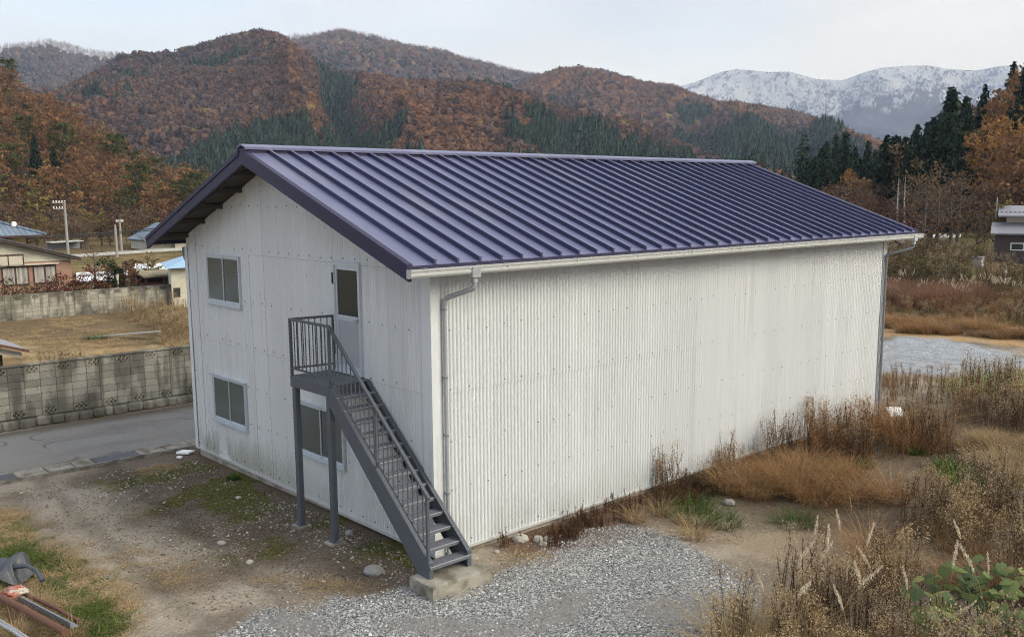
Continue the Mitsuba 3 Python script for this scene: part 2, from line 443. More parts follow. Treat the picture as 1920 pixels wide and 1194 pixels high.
scene['mat_road'] = {'type': 'bumpmap', 'bsdf': {'type': 'diffuse', 'reflectance': proc(_road)}, 'arbitrary': proc(lambda p, n, uv: noise(p.x * 90, p.y * 90, 2.0), 3e-3), 'scale': 0.006}
ry = np.linspace(-30, 60, 181); rx = np.array([-14.55, -13.5, -12.4, -11.4, -10.62])
wob = 0.06 * (meshkit.noise(np.stack([ry * 0.8, ry * 0, ry * 0], -1), 4) - 0.5)
RX, RY = np.meshgrid(rx, ry, indexing='ij')
RX = RX + np.where(RX < -14, wob[None] * 2, 0)
rz = -0.275 + 0.02 * (1 - ((RX + 12.6) / 2.0) ** 2)
ii = (np.arange(4)[:, None] * 181 + np.arange(180)[None]).ravel()
one('road', (np.stack([RX, RY, rz], -1).reshape(-1, 3), np.vstack([np.stack([ii, ii + 181, ii + 182], 1), np.stack([ii, ii + 182, ii + 1], 1)])), 'mat_road', 'worn grey asphalt lane passing between the building and the block wall', 'road', kind='structure', smooth=True)
# ---------------------------------------------------------------- the warehouse
W, L = 9.05, 14.46
XR, ZR, SL = -4.60, 6.521, 0.3580                      # ridge x and height, slope of the roof
XE, YF, YB = 0.498, -0.75, L + 0.77                    # eave edge, front and back verge


def roof_z(x): return ZR - SL * abs(x - XR)


XEL = -9.42
wh = thing('warehouse', 'large two-storey shed clad in white corrugated sheet under a purple standing seam roof', 'warehouse')
PITCH_W, DEEP = 0.0762, 0.036                           # narrow valleys between broad crests


def corrugated(s0, s1, zlo, zhi, top=None, off=0.0):
    """A sheet from s0 to s1 along the wall, z from zlo to zhi (top(s) if given); returns s, depth (outwards) and z of a grid."""
    n = max(2, int(round((s1 - s0) / (PITCH_W / 14))) + 1)
    s = np.linspace(s0, s1, n)
    d = DEEP * (1 - (0.5 + 0.5 * np.cos(2 * np.pi * s / PITCH_W)) ** 2.6) + off
    zt = np.array([top(k) for k in s]) if top else np.full(n, zhi)
    v = np.concatenate([np.stack([s, d, np.full(n, zlo)], 1), np.stack([s, d, np.maximum(zt, zlo + 0.01)], 1)])
    i = np.arange(n - 1)
    dd = np.gradient(d, s)
    nn = np.stack([-0.22 * dd, np.ones(n), 0 * d], 1); nn /= np.linalg.norm(nn, axis=1, keepdims=True)
    return v, np.vstack([np.stack([i, i + 1, i + 1 + n], 1), np.stack([i, i + 1 + n, i + n], 1)]), np.vstack([nn, nn])


def on_gable(m):
    nn = m[2] * [2.2, -1, 1]
    return (np.stack([m[0][:, 0], -m[0][:, 1], m[0][:, 2]], 1), m[1]), nn / np.linalg.norm(nn, axis=1, keepdims=True)
def on_side(m): return (np.stack([m[0][:, 1], m[0][:, 0], m[0][:, 2]], 1), m[1][:, ::-1]), m[2][:, [1, 0, 2]]


gw = key_for('gable_wall', wh)
SEAM, SEAM2 = 2.592, 4.545
edges = [-W + 0.02, -8.55, -7.90, -7.24, -6.62, -6.03, -5.42, -4.75, -4.08, -3.42, -2.77, -2.14, -1.74, -1.10, -0.46, -0.06]
for a, b in zip(edges[:-1], edges[1:]):
    j = int(round((a + 9) * 10)) % 2 * 0.004
    ztop = lambda s: roof_z(s) - 0.10
    lapped(key_for('panel', gw), *on_gable(corrugated(a, b - 0.003, 0.0, SEAM - 0.006, None, 0.001 + j)), 'mat_cladding')
    if a < -6.3 or ztop(a) < SEAM2 and ztop(b) < SEAM2 or -2.8 < a < -2.2 and False:
        lapped(key_for('panel', gw), *on_gable(corrugated(a, b - 0.003, SEAM, None, ztop, 0.010 + j)), 'mat_cladding')
    else:
        lapped(key_for('panel', gw), *on_gable(corrugated(a, b - 0.003, SEAM, None, lambda s: min(SEAM2 - 0.006, ztop(s)), 0.010 + j)), 'mat_cladding')
        if max(ztop(a), ztop(b)) > SEAM2 + 0.02:
            lapped(key_for('panel', gw), *on_gable(corrugated(a, b - 0.003, SEAM2, None, ztop, 0.019 + j)), 'mat_cladding')
sw = key_for('side_wall', wh)
n_p = 23
for i in range(n_p):
    a, b = 0.10 + i * (L - 0.2) / n_p, 0.10 + (i + 1) * (L - 0.2) / n_p
    j = (i % 2) * 0.0015
    lapped(key_for('panel', sw), *on_side(corrugated(a, b + 0.004, 0.0, SEAM + 0.03, None, 0.001 + j)), 'mat_cladding')
    lapped(key_for('panel', sw), *on_side(corrugated(a, b + 0.004, SEAM, 4.72, None, 0.009 + j)), 'mat_cladding')
# the two walls turned away, one sheet each, and the core that closes the building
part(wh, 'rear_wall', (lambda m: (np.stack([m[0][:, 0], L + m[0][:, 1], m[0][:, 2]], 1), m[1]))(corrugated(-W, 0, 0.0, None, lambda s: roof_z(s) - 0.1)), 'mat_cladding', True)
part(wh, 'far_side_wall', (lambda m: (np.stack([-W - m[0][:, 1], m[0][:, 0], m[0][:, 2]], 1), m[1]))(corrugated(0, L, 0.0, 4.62)), 'mat_cladding', True)
prof = [(-W + 0.03, -0.02), (-0.03, -0.02), (-0.03, roof_z(-0.03) - 0.16), (XR, ZR - 0.16), (-W + 0.03, roof_z(-W + 0.03) - 0.16)]
part(wh, 'framing', extrude(prof, 0.03, L - 0.03, 'y'), 'mat_soffit')
# corner trims and base flashing
for name, poly in (('corner_trim', [(-0.19, -0.066), (0.060, -0.066), (0.060, 0.125), (0.054, 0.125), (0.054, -0.058), (-0.19, -0.058)]),
                   ('corner_trim', [(0.060, L - 0.12), (0.060, L + 0.058), (-0.12, L + 0.058), (-0.12, L + 0.05), (0.052, L + 0.05), (0.052, L - 0.12)]),
                   ('corner_trim', [(-W - 0.05, -0.066), (-W + 0.10, -0.066), (-W + 0.10, -0.060), (-W - 0.044, -0.060), (-W - 0.044, 0.10), (-W - 0.05, 0.10)])):
    part(wh, name, extrude(poly, 0.0, 4.55 if name and poly[0][0] > -1 else 4.6, 'z'), 'mat_cladding')
part(wh, 'base_flashing', merge([box(-W - 0.055, 0.070, -0.074, -0.003, -0.035, 0.004), box(0.003, 0.070, -0.0031, L + 0.065, -0.035, 0.0041)]), 'mat_gutter')
part(wh, 'plinth', extrude([(-W + 0.01, 0.01), (-0.01, 0.01), (-0.01, L - 0.01), (-W + 0.01, L - 0.01)], -0.45, -0.034, 'z'), 'mat_plinth')
# fixing screws in rows
rng = np.random.default_rng(5)
hexa = trimesh.creation.cylinder(radius=0.011, height=0.012, sections=6)
sv = np.array(hexa.vertices); sf = np.array(hexa.faces)
pts_g, pts_s = [], []
for z, zt in ((0.12, 9), (1.02, 9), (1.80, 9), (SEAM + 0.08, 9), (3.60, 9), (SEAM2 + 0.09, 9), (5.50, 9)):
    for k in np.arange(-W + 0.15, -0.1, PITCH_W * 5):
        if rng.random() < 0.86 and z < roof_z(k) - 0.25: pts_g.append((round(k / PITCH_W) * PITCH_W, z + rng.normal(0, 0.010)))
    for k in np.arange(0.3, L - 0.1, PITCH_W * 5):
        if rng.random() < 0.8 and z < 4.5: pts_s.append((round(k / PITCH_W) * PITCH_W, z + rng.normal(0, 0.012)))
part(gw, 'screw', merge([(np.stack([sv[:, 0] + s, -sv[:, 2] - 0.056, sv[:, 1] + z], 1), sf) for s, z in pts_g]), 'mat_dark', kind='stuff')
part(sw, 'screw', merge([(np.stack([sv[:, 2] + 0.052, sv[:, 0] + s, sv[:, 1] + z], 1), sf) for s, z in pts_s]), 'mat_pipe_dark', kind='stuff')

# ---- roof
rf = key_for('roof', wh)
RP = 0.434
ribs = [-0.29 + RP * i for i in range(36) if -0.29 + RP * i < YB - 0.1]
bounds = [YF] + ribs + [YB]


def slab(x0, x1, y0, y1, t, up=0.0):
    """A slab lying on the right-hand slope."""
    z0, z1 = roof_z(x0) + up, roof_z(x1) + up
    v = np.array([[x0, y0, z0 - t], [x1, y0, z1 - t], [x1, y1, z1 - t], [x0, y1, z0 - t], [x0, y0, z0], [x1, y0, z1], [x1, y1, z1], [x0, y1, z0]])
    return v, BF


for y0, y1 in zip(bounds[:-1], bounds[1:]):
    n = 10                                             # sheet metal is never quite flat: a slight dish in every pan
    ys = np.linspace(y0 + 0.004, y1 - 0.004, 7); xs = np.linspace(XR, XE, n)
    X, Y = np.meshgrid(xs, ys, indexing='ij')
    dish = -0.005 * np.sin(np.pi * (Y - y0) / (y1 - y0)) * (0.6 + 0.8 * meshkit.noise(np.stack([X * 0.7, Y * 0 + y0 * 9, X * 0], -1), 2))
    Z = ZR - SL * np.abs(X - XR) + dish
    k = (np.arange(n - 1)[:, None] * 7 + np.arange(6)[None]).ravel()
    part(rf, 'roof_panel', (np.stack([X, Y, Z], -1).reshape(-1, 3), np.vstack([np.stack([k, k + 7, k + 8], 1), np.stack([k, k + 8, k + 1], 1)])), 'mat_roof', True)
for y in ribs:
    part(rf, 'rib', merge([slab(XR + 0.10, XE + 0.004, y - 0.020, y + 0.020, 0.064, 0.061), slab(XR + 0.10, XE + 0.006, y - 0.026, y + 0.026, 0.010, 0.071)]), 'mat_rib')
    part(rf, 'rib_cap', slab(XR + 0.10, XE + 0.008, y - 0.015, y + 0.015, 0.008, 0.079), 'mat_roof')
part(rf, 'roof_sheet', (np.array([[XEL, YF, roof_z(XEL)], [XR, YF, ZR], [XR, YB, ZR], [XEL, YB, roof_z(XEL)]]), np.array([[0, 1, 2], [0, 2, 3]])), 'mat_roof')
part(rf, 'roof_deck', extrude([(XE - 0.012, roof_z(XE) - 0.015), (XR, ZR - 0.012), (XEL + 0.012, roof_z(XEL) - 0.012), (XEL + 0.012, roof_z(XEL) - 0.07), (XR, ZR - 0.075), (XE - 0.012, roof_z(XE) - 0.07)], YF + 0.032, YB - 0.032, 'y'), 'mat_soffit')
part(rf, 'drip_edge', box(XE - 0.008, XE + 0.006, YF - 0.02, YB + 0.02, roof_z(XE) - 0.072, roof_z(XE) - 0.0035), 'mat_roof_trim')
rc = [(XR - 0.17, ZR + 0.005), (XR - 0.17, ZR + 0.055), (XR - 0.015, ZR + 0.112), (XR + 0.015, ZR + 0.112), (XR + 0.17, ZR + 0.055), (XR + 0.17, ZR + 0.012), (XR + 0.155, ZR + 0.012), (XR + 0.155, ZR + 0.045), (XR, ZR + 0.09), (XR - 0.155, ZR + 0.045), (XR - 0.155, ZR + 0.005)]
part(rf, 'ridge_cap', extrude(rc, YF - 0.035, YB + 0.035, 'y'), 'mat_roof')
part(rf, 'ridge_filler', box(XR - 0.13, XR + 0.13, YF - 0.005, YB, ZR - 0.06, ZR + 0.035), 'mat_roof_trim')
for ya, yb in ((YF - 0.03, YF + 0.03), (YB - 0.03, YB + 0.03)):
    for x0 in (XE + 0.002, XEL):
        drop = 0.235
        part(wh, 'bargeboard', extrude([(x0, roof_z(x0) - 0.012), (XR, ZR - 0.012), (XR, ZR - 0.012 - drop), (x0, roof_z(x0) - 0.012 - drop + 0.018)], ya, yb, 'y'), 'mat_roof_trim')
        part(wh, 'verge_cap', extrude([(x0, roof_z(x0) + 0.026), (XR + (0.1 if x0 > XR else -0.1), roof_z(XR + 0.1) + 0.026), (XR + (0.1 if x0 > XR else -0.1), roof_z(XR + 0.1) - 0.050), (x0, roof_z(x0) - 0.050)], ya - 0.018, yb + 0.02, 'y'), 'mat_roof_trim')
for i, x in enumerate((-8.9, -8.0, -7.1, -6.2, -5.3, -4.6, -3.9, -3.0, -2.1, -1.2, -0.3)):
    zz = roof_z(x) - 0.085
    part(wh, 'purlin', box(x - 0.035, x + 0.035, YF + 0.034, 0.02, zz - 0.10, zz), 'mat_soffit')
for x in (-7.6, -6.6, -5.6):                           # short struts under the overhang
    part(wh, 'rafter', beam((x, YF + 0.2, roof_z(x) - 0.12), (x + 0.8, YF + 0.2, roof_z(x + 0.8) - 0.12), 0.04, 0.06), 'mat_soffit')
part(wh, 'soffit_beam', box(0.055, 0.11, -0.02, L + 0.02, 4.60, 4.66), 'mat_soffit')
# ---- gutters and downpipes
gp = [(XE + 0.010, 4.520), (XE + 0.085, 4.520), (XE + 0.112, 4.552), (XE + 0.112, 4.582), (XE + 0.106, 4.586), (XE + 0.106, 4.606), (XE + 0.120, 4.612), (XE + 0.126, 4.640), (XE + 0.112, 4.640), (XE + 0.100, 4.600), (XE + 0.100, 4.556), (XE + 0.080, 4.532), (XE + 0.020, 4.532), (XE + 0.020, 4.640), (XE + 0.010, 4.640)]
gt = put(key_for('gutter', wh), extrude(gp, YF - 0.06, YB + 0.10, 'y'), 'mat_gutter')
for ya in (YF - 0.064, YB + 0.10):
    part(gt, 'end_cap', extrude([(XE + 0.006, 4.515), (XE + 0.09, 4.515), (XE + 0.118, 4.55), (XE + 0.130, 4.645), (XE + 0.006, 4.645)], ya, ya + 0.006, 'y'), 'mat_gutter')
for y in np.arange(-0.5, YB, 1.55):
    part(gt, 'bracket', merge([box(XE + 0.0012, XE + 0.131, y - 0.010, y + 0.010, 4.6402, 4.652), box(XE + 0.1265, XE + 0.131, y - 0.010, y + 0.010, 4.60, 4.6402)]), 'mat_gutter')
for y in (3.4, 7.0, 10.6):
    part(gt, 'joint_sleeve', extrude([(XE + 0.008, 4.515), (XE + 0.088, 4.515), (XE + 0.117, 4.55), (XE + 0.117, 4.585), (XE + 0.110, 4.588), (XE + 0.111, 4.604), (XE + 0.124, 4.609), (XE + 0.131, 4.643), (XE + 0.126, 4.643), (XE + 0.1005, 4.59), (XE + 0.08, 4.531), (XE + 0.008, 4.531)], y - 0.05, y + 0.05, 'y'), 'mat_gutter')


def downpipe(yp, ytop, mat):
    d = key_for('downpipe', wh)
    part(d, 'outlet', merge([cbox(XE + 0.000, XE + 0.136, ytop - 0.085, ytop + 0.085, 4.46, 4.6385, 0.01), cbox(XE + 0.03, XE + 0.110, ytop - 0.045, ytop + 0.045, 4.38, 4.461, 0.01)]), 'mat_pipe' if mat == 'mat_pipe' else 'mat_gutter')
    part(d, 'elbow', tube([(XE + 0.07, ytop, 4.40), (XE + 0.07, ytop, 4.335), (XE + 0.045, ytop - 0.02 * np.sign(ytop - yp), 4.29), (0.16, yp + 0.03 * np.sign(ytop - yp), 4.14), (0.115, yp, 4.09), (0.11, yp, 4.00)], [0.036, 0.038, 0.040, 0.040, 0.040, 0.038], 12), mat, 40)
    part(d, 'pipe', tube([(0.11, yp, 4.06), (0.11, yp, 2.86), (0.11, yp, 2.0), (0.11, yp, 1.3), (0.11, yp, -0.16)], 0.034, 12), mat, 40)
    for z in (3.95, 2.88, 1.95, 1.00):
        part(d, 'pipe_clip', merge([tube([(0.11, yp, z - 0.012), (0.11, yp, z + 0.012)], 0.041, 12), box(0.03, 0.11, yp - 0.008, yp + 0.008, z - 0.008, z + 0.008)]), 'mat_pipe_dark')
    for z in (2.86, 1.30):
        part(d, 'pipe_socket', tube([(0.11, yp, z - 0.05), (0.11, yp, z + 0.03)], 0.0375, 12), mat, 40)
    return d


downpipe(0.165, 0.40, 'mat_pipe')
downpipe(L - 0.06, L + 0.42, 'mat_pipe_dark')
d = key_for('downpipe', wh)                             # the one on the far eave, seen past the corner
part(d, 'elbow', tube([(XEL + 0.02, 0.05, 4.56), (XEL + 0.02, 0.05, 4.40), (XEL + 0.06, 0.05, 4.33), (-W - 0.12, 0.03, 4.20), (-W - 0.085, 0.03, 4.12)], 0.04, 10), 'mat_pipe_dark', 40)
part(d, 'pipe', tube([(-W - 0.085, 0.03, 4.14), (-W - 0.085, 0.03, 2.0), (-W - 0.085, 0.03, -0.2)], 0.034, 10), 'mat_pipe_dark', 40)
for z in (3.3, 1.9, 0.8):
    part(d, 'pipe_clip', box(-W - 0.14, -W - 0.02, 0.0, 0.06, z - 0.012, z + 0.012), 'mat_dark')
part(gt, 'far_gutter', box(XEL - 0.10, XEL - 0.004, YF - 0.0, YB, roof_z(XEL) - 0.15, roof_z(XEL) - 0.04), 'mat_roof_trim')


def window(x0, x1, z0, z1):
    w = key_for('window', wh)
    t, y0, y1 = 0.038, -0.092, -0.030
    part(w, 'frame', merge([box(x0, x0 + t, y0, y1, z0, z1), box(x1 - t, x1, y0, y1, z0, z1), box(x0 + t, x1 - t, y0 + 0.001, y1, z1 - t, z1), box(x0 + t, x1 - t, y0 + 0.001, y1, z0, z0 + t)]), 'mat_aluminium')
    part(w, 'sill', merge([box(x0 - 0.03, x1 + 0.03, -0.120, -0.034, z0 - 0.045, z0 - 0.002), box(x0 - 0.015, x1 + 0.015, -0.104, -0.093, z0 - 0.002, z0 + 0.03)]), 'mat_aluminium')
    xm, u = (x0 + x1) / 2, 0.024
    for a, b, yy in ((x0 + t, xm + 0.018, -0.080), (xm - 0.018, x1 - t, -0.062)):
        zl, zh = z0 + t, z1 - t
        s = put(key_for('sash', w), merge([box(a, a + u, yy, yy + 0.016, zl, zh), box(b - u, b, yy, yy + 0.016, zl, zh), box(a + u, b - u, yy + 0.001, yy + 0.016, zl, zl + 0.035), box(a + u, b - u, yy + 0.001, yy + 0.016, zh - 0.028, zh)]), 'mat_aluminium')
        part(w, 'pane', box(a + u - 0.002, b - u + 0.002, yy + 0.006, yy + 0.010, zl + 0.033, zh - 0.026), 'mat_pane')
    part(w, 'head_flashing', box(x0 - 0.02, x1 + 0.02, -0.110, -0.03, z1 + 0.002, z1 + 0.014), 'mat_aluminium')


window(-7.95, -6.395, 3.454, 4.47)
window(-7.95, -6.395, 0.860, 1.852)
window(-4.195, -2.585, 0.868, 1.868)
# ---- door
dk = key_for('door', wh)
x0, x1, z0, z1 = -2.73, -1.885, 2.665, 4.565
part(dk, 'frame', merge([box(x0, x0 + 0.045, -0.10, -0.028, z0, z1), box(x1 - 0.045, x1, -0.10, -0.028, z0, z1), box(x0 + 0.045, x1 - 0.045, -0.099, -0.028, z1 - 0.05, z1), box(x0 - 0.01, x1 + 0.01, -0.125, -0.028, z0 - 0.03, z0 - 0.001)]), 'mat_aluminium')
xa, xb = x0 + 0.047, x1 - 0.047
for a_ in (xa, xb - 0.05):
    part(dk, 'stile', box(a_, a_ + 0.05, -0.074, -0.034, z0, z1 - 0.052), 'mat_aluminium')
for za_, zb_ in ((z1 - 0.125, z1 - 0.052), (3.555, 3.65), (z0 + 0.001, z0 + 0.11)):
    part(dk, 'rail', box(xa + 0.05, xb - 0.05, -0.073, -0.034, za_, zb_), 'mat_aluminium')
part(dk, 'pane', box(xa + 0.048, xb - 0.048, -0.058, -0.050, 3.648, z1 - 0.123), 'mat_pane_dark')
part(dk, 'lower_panel', box(xa + 0.048, xb - 0.048, -0.062, -0.048, z0 + 0.108, 3.557), 'mat_door')
part(dk, 'handle', merge([tube([(xb - 0.03, -0.074, 3.60), (xb - 0.03, -0.125, 3.60)], 0.014, 8), tube([(xb - 0.02, -0.123, 3.60), (xb - 0.13, -0.123, 3.595)], 0.012, 8), cbox(xb - 0.055, xb - 0.005, -0.084, -0.072, 3.55, 3.65, 0.004)]), 'mat_chrome', 40)
for z in (4.18, 2.95):
    part(dk, 'hinge', cbox(x0 - 0.012, x0 + 0.022, -0.118, -0.098, z, z + 0.20, 0.004), 'mat_dark')
part(dk, 'head_flashing', box(x0 - 0.02, x1 + 0.02, -0.115, -0.02, z1 + 0.002, z1 + 0.016), 'mat_aluminium')
part(wh, 'wall_hook', cbox(-3.73, -3.69, -0.05, -0.02, 4.22, 4.31, 0.006), 'mat_gutter')

# ---------------------------------------------------------------- the outside staircase
YO, YI = -0.86, -0.10                                   # outer and inner stringer
LX0, LX1, LZ = -2.98, -1.71, 2.62
st = thing('steel_staircase', 'dark grey steel staircase climbing along the gable wall to a railed landing', 'staircase')
part(st, 'landing_deck', merge([box(LX0 + 0.01, LX1 + 0.01, YO + 0.012, -0.05, LZ - 0.02, LZ - 0.004)] + [box(x, x + 0.02, YO + 0.02, -0.06, LZ - 0.004, LZ + 0.001) for x in np.arange(LX0 + 0.05, LX1 - 0.03, 0.085)]), 'mat_tread')


def channel(y0, y1, x0, x1, zlo, zhi, out):
    """A channel beam along x: web on the outer face, flanges turned in."""
    w = 0.010
    ya, yb = (y0, y0 + w) if out < 0 else (y1 - w, y1)
    return merge([box(x0, x1, ya, yb, zlo, zhi), box(x0, x1, y0 + (w if out < 0 else 0), y1 - (0 if out < 0 else w), zhi - w, zhi), box(x0, x1, y0 + (w if out < 0 else 0), y1 - (0 if out < 0 else w), zlo, zlo + w)])


part(st, 'landing_beam', channel(YO, YO + 0.07, LX0, LX1, LZ - 0.19, LZ - 0.001, -1), 'mat_steel')
part(st, 'landing_beam', channel(-0.12, -0.05, LX0, LX1, LZ - 0.19, LZ - 0.021, 1), 'mat_steel')
part(st, 'landing_beam', box(LX0, LX0 + 0.012, YO + 0.011, -0.05, LZ - 0.19, LZ - 0.001), 'mat_steel')
part(st, 'landing_beam', box(LX1 - 0.02, LX1 - 0.01, YO + 0.071, -0.121, LZ - 0.19, LZ - 0.021), 'mat_steel')
for x in (-2.55, -2.13):
    part(st, 'landing_joist', box(x - 0.02, x + 0.02, YO + 0.072, -0.122, LZ - 0.12, LZ - 0.021), 'mat_steel')
for x in (-2.885, -1.755):
    pz = -0.06
    pk = part(st, 'post', merge([cbox(x - 0.055, x + 0.055, YO + 0.002, YO + 0.105, pz, LZ - 0.191, 0.012)]), 'mat_steel')
    part(pk, 'base_plate', box(x - 0.08, x + 0.08, YO - 0.03, YO + 0.14, pz - 0.006, pz + 0.006), 'mat_steel')
TOPL, BOTX, BOTZ = (-1.70, 2.62), 0.97, 0.12
for y0, y1, sgn in ((YO, YO + 0.075, -1), (YI - 0.04, YI + 0.035, 1)):
    up = [(-1.70, 2.62), (0.97, 0.37)]; lo = [(0.70, 0.12), (-1.70, 2.285)]
    web = [(-1.70, 2.619), (0.97, 0.37), (0.97, 0.12), (0.70, 0.12), (-1.70, 2.285)]
    w = 0.009
    wy = (y0, y0 + w) if sgn < 0 else (y1 - w, y1)
    fy = (y0 + w, y1) if sgn < 0 else (y0, y1 - w)
    ms = [extrude(web, wy[0], wy[1], 'y'),
          extrude([(-1.70, 2.619), (0.97, 0.37), (0.97, 0.357), (-1.70, 2.606)], fy[0], fy[1], 'y'),
          extrude([(0.70, 0.133), (-1.70, 2.298), (-1.70, 2.285), (0.70, 0.12)], fy[0], fy[1], 'y'),
          box(0.958, 0.97, fy[0], fy[1], 0.12, 0.356), box(0.70, 0.957, fy[0], fy[1], 0.12, 0.131)]
    part(st, 'stringer', merge(ms), 'mat_steel')
rise = 2.50 / 14
for k in range(1, 14):
    z = 0.12 + rise * k; xf = 0.985 - (k - 1) * 0.2055
    ya, yb = YO + 0.010, YI + 0.024
    plate = [box(xf - 0.245, xf, ya, yb, z - 0.006, z), box(xf - 0.006, xf, ya, yb, z - 0.042, z - 0.006), box(xf - 0.245, xf - 0.239, ya, yb, z - 0.035, z - 0.006)]
    for q in range(5):                                   # raised pattern of the chequer plate, as fine bars
        xx = xf - 0.04 - q * 0.042
        plate.append(box(xx - 0.006, xx + 0.006, ya + 0.03, yb - 0.03, z, z + 0.003))
    tk = part(st, 'tread', merge(plate), 'mat_tread')
    part(tk, 'nosing', box(xf - 0.022, xf + 0.004, ya + 0.002, yb - 0.002, z + 0.0005, z + 0.0065), 'mat_pipe')
# railing
RT = 3.605
hr = key_for('railing', st)
WPX = -2.83
part(hr, 'handrail', beam((WPX, -0.06, RT), (-2.945, YO + 0.022, RT), 0.045, 0.04), 'mat_steel')
part(hr, 'handrail', beam((-2.967, YO + 0.022, RT), (-1.655, YO + 0.022, RT), 0.045, 0.04), 'mat_steel')
part(hr, 'handrail', beam((-1.665, YO + 0.022, RT - 0.003), (0.965, YO + 0.022, 1.350), 0.05, 0.04), 'mat_steel')
part(hr, 'lower_rail', beam((WPX, -0.085, LZ + 0.13), (-2.945, YO + 0.04, LZ + 0.13), 0.03, 0.03), 'mat_steel')
part(hr, 'lower_rail', beam((-2.93, YO + 0.022, LZ + 0.13), (-1.70, YO + 0.022, LZ + 0.13), 0.03, 0.03), 'mat_steel')
part(hr, 'lower_rail', beam((-1.66, YO + 0.022, LZ + 0.11), (0.92, YO + 0.022, 0.545), 0.028, 0.03), 'mat_steel')
for x, y, zb, zt in ((WPX, -0.06, LZ, RT - 0.0205), (-2.945, YO + 0.022, LZ - 0.001, RT - 0.0205), (-1.675, YO + 0.022, 2.60, RT - 0.022), (0.925, YO + 0.022, 0.38, 1.362)):
    part(hr, 'rail_post', box(x - 0.022, x + 0.022, y - 0.022, y + 0.0215, zb, zt), 'mat_steel')
part(hr, 'rail_post', box(-0.385, -0.355, YO + 0.008, YO + 0.037, 1.53, 2.475), 'mat_steel')
for k in range(1, 7):
    t = k / 7
    part(hr, 'baluster', tube([(WPX + (-2.945 - WPX) * t, -0.06 + (YO + 0.082) * t, LZ + 0.13), (WPX + (-2.945 - WPX) * t, -0.06 + (YO + 0.082) * t, RT - 0.02)], 0.011, 6, False), 'mat_steel')
for k in range(1, 10):
    x = -2.945 + 1.27 * k / 10
    part(hr, 'baluster', tube([(x, YO + 0.022, LZ + 0.13), (x, YO + 0.022, RT - 0.02)], 0.011, 6, False), 'mat_steel')
for k in range(1, 21):
    t = k / 21; x = -1.665 + 2.60 * t
    zt = RT - 0.003 + (1.350 - RT + 0.003) * (x + 1.665) / 2.63; zb = LZ + 0.11 + (0.545 - LZ - 0.11) * (x + 1.66) / 2.58
    part(hr, 'baluster', tube([(x, YO + 0.022, zb), (x, YO + 0.022, zt - 0.02)], 0.0105, 6, False), 'mat_steel')


def rough_block(x0, x1, y0, y1, z0, z1, seed, amp=0.012):
    m = trimesh.creation.box(extents=(x1 - x0, y1 - y0, z1 - z0))
    for _ in range(4): m = m.subdivide()
    v = np.array(m.vertices) + [(x0 + x1) / 2, (y0 + y1) / 2, (z0 + z1) / 2]
    c, h = np.array([x0 + x1, y0 + y1, z0 + z1]) / 2, np.array([x1 - x0, y1 - y0, z1 - z0]) / 2
    n3 = np.stack([meshkit.fbm(v * 6 + 9 * k, 3, seed + k) for k in range(3)], -1) - 0.5
    edge = (np.abs((v - c) / h) > 0.93).sum(1, keepdims=True) >= 2
    v = v + n3 * amp * 2 - edge * np.sign(v - c) * 0.012 * (0.5 + 2 * np.abs(n3[:, :1]))
    return v, np.array(m.faces)


one('concrete_step', rough_block(0.64, 1.235, -1.00, 0.14, -0.30, 0.12, 3, 0.008), 'mat_concrete', 'rough concrete base slab under the foot of the steel stairs', 'concrete slab', smooth=35)
one('concrete_footing', rough_block(-3.02, -2.74, -0.94, -0.68, -0.30, -0.062, 11, 0.006), 'mat_concrete', 'small concrete pad under the stair post nearest the road', 'footing', smooth=35)
one('concrete_footing', rough_block(-1.90, -1.61, -0.95, -0.67, -0.30, -0.062, 17, 0.006), 'mat_concrete', 'small concrete pad under the stair post nearest the steps', 'footing', smooth=35)
one('wall_plug', rough_block(0.16, 0.46, 0.24, 0.52, -0.3, -0.05, 23, 0.008), 'mat_concrete', 'concrete drain block at the foot of the front downpipe', 'drain block', smooth=35)
# ---------------------------------------------------------------- block walls along the lane
matte('mat_mortar', (0.12, 0.11, 0.092))
def openwork(length, h):
    """Face pattern of a pierced block: (y, z) polygon with diamond and corner openings."""
    import shapely.geometry as sg
    from shapely.ops import unary_union
    p = sg.box(0, 0, length, h)
    cy, cz, a, b = length / 2, h / 2, length * 0.17, h * 0.26
    holes = []
    for k in (-1, 0, 1):
        c0 = cy + k * length * 0.30
        holes.append(sg.Polygon([(c0 - a * 0.75, cz), (c0, cz + b), (c0 + a * 0.75, cz), (c0, cz - b)]))
    for k in (-0.5, 0.5):
        c0 = cy + k * length * 0.30 * 1.0
        holes.append(sg.Polygon([(c0 - a * 0.6, h * 0.90), (c0 + a * 0.6, h * 0.90), (c0, h * 0.62)]))
        holes.append(sg.Polygon([(c0 - a * 0.6, h * 0.10), (c0 + a * 0.6, h * 0.10), (c0, h * 0.38)]))
    return p.difference(unary_union(holes))


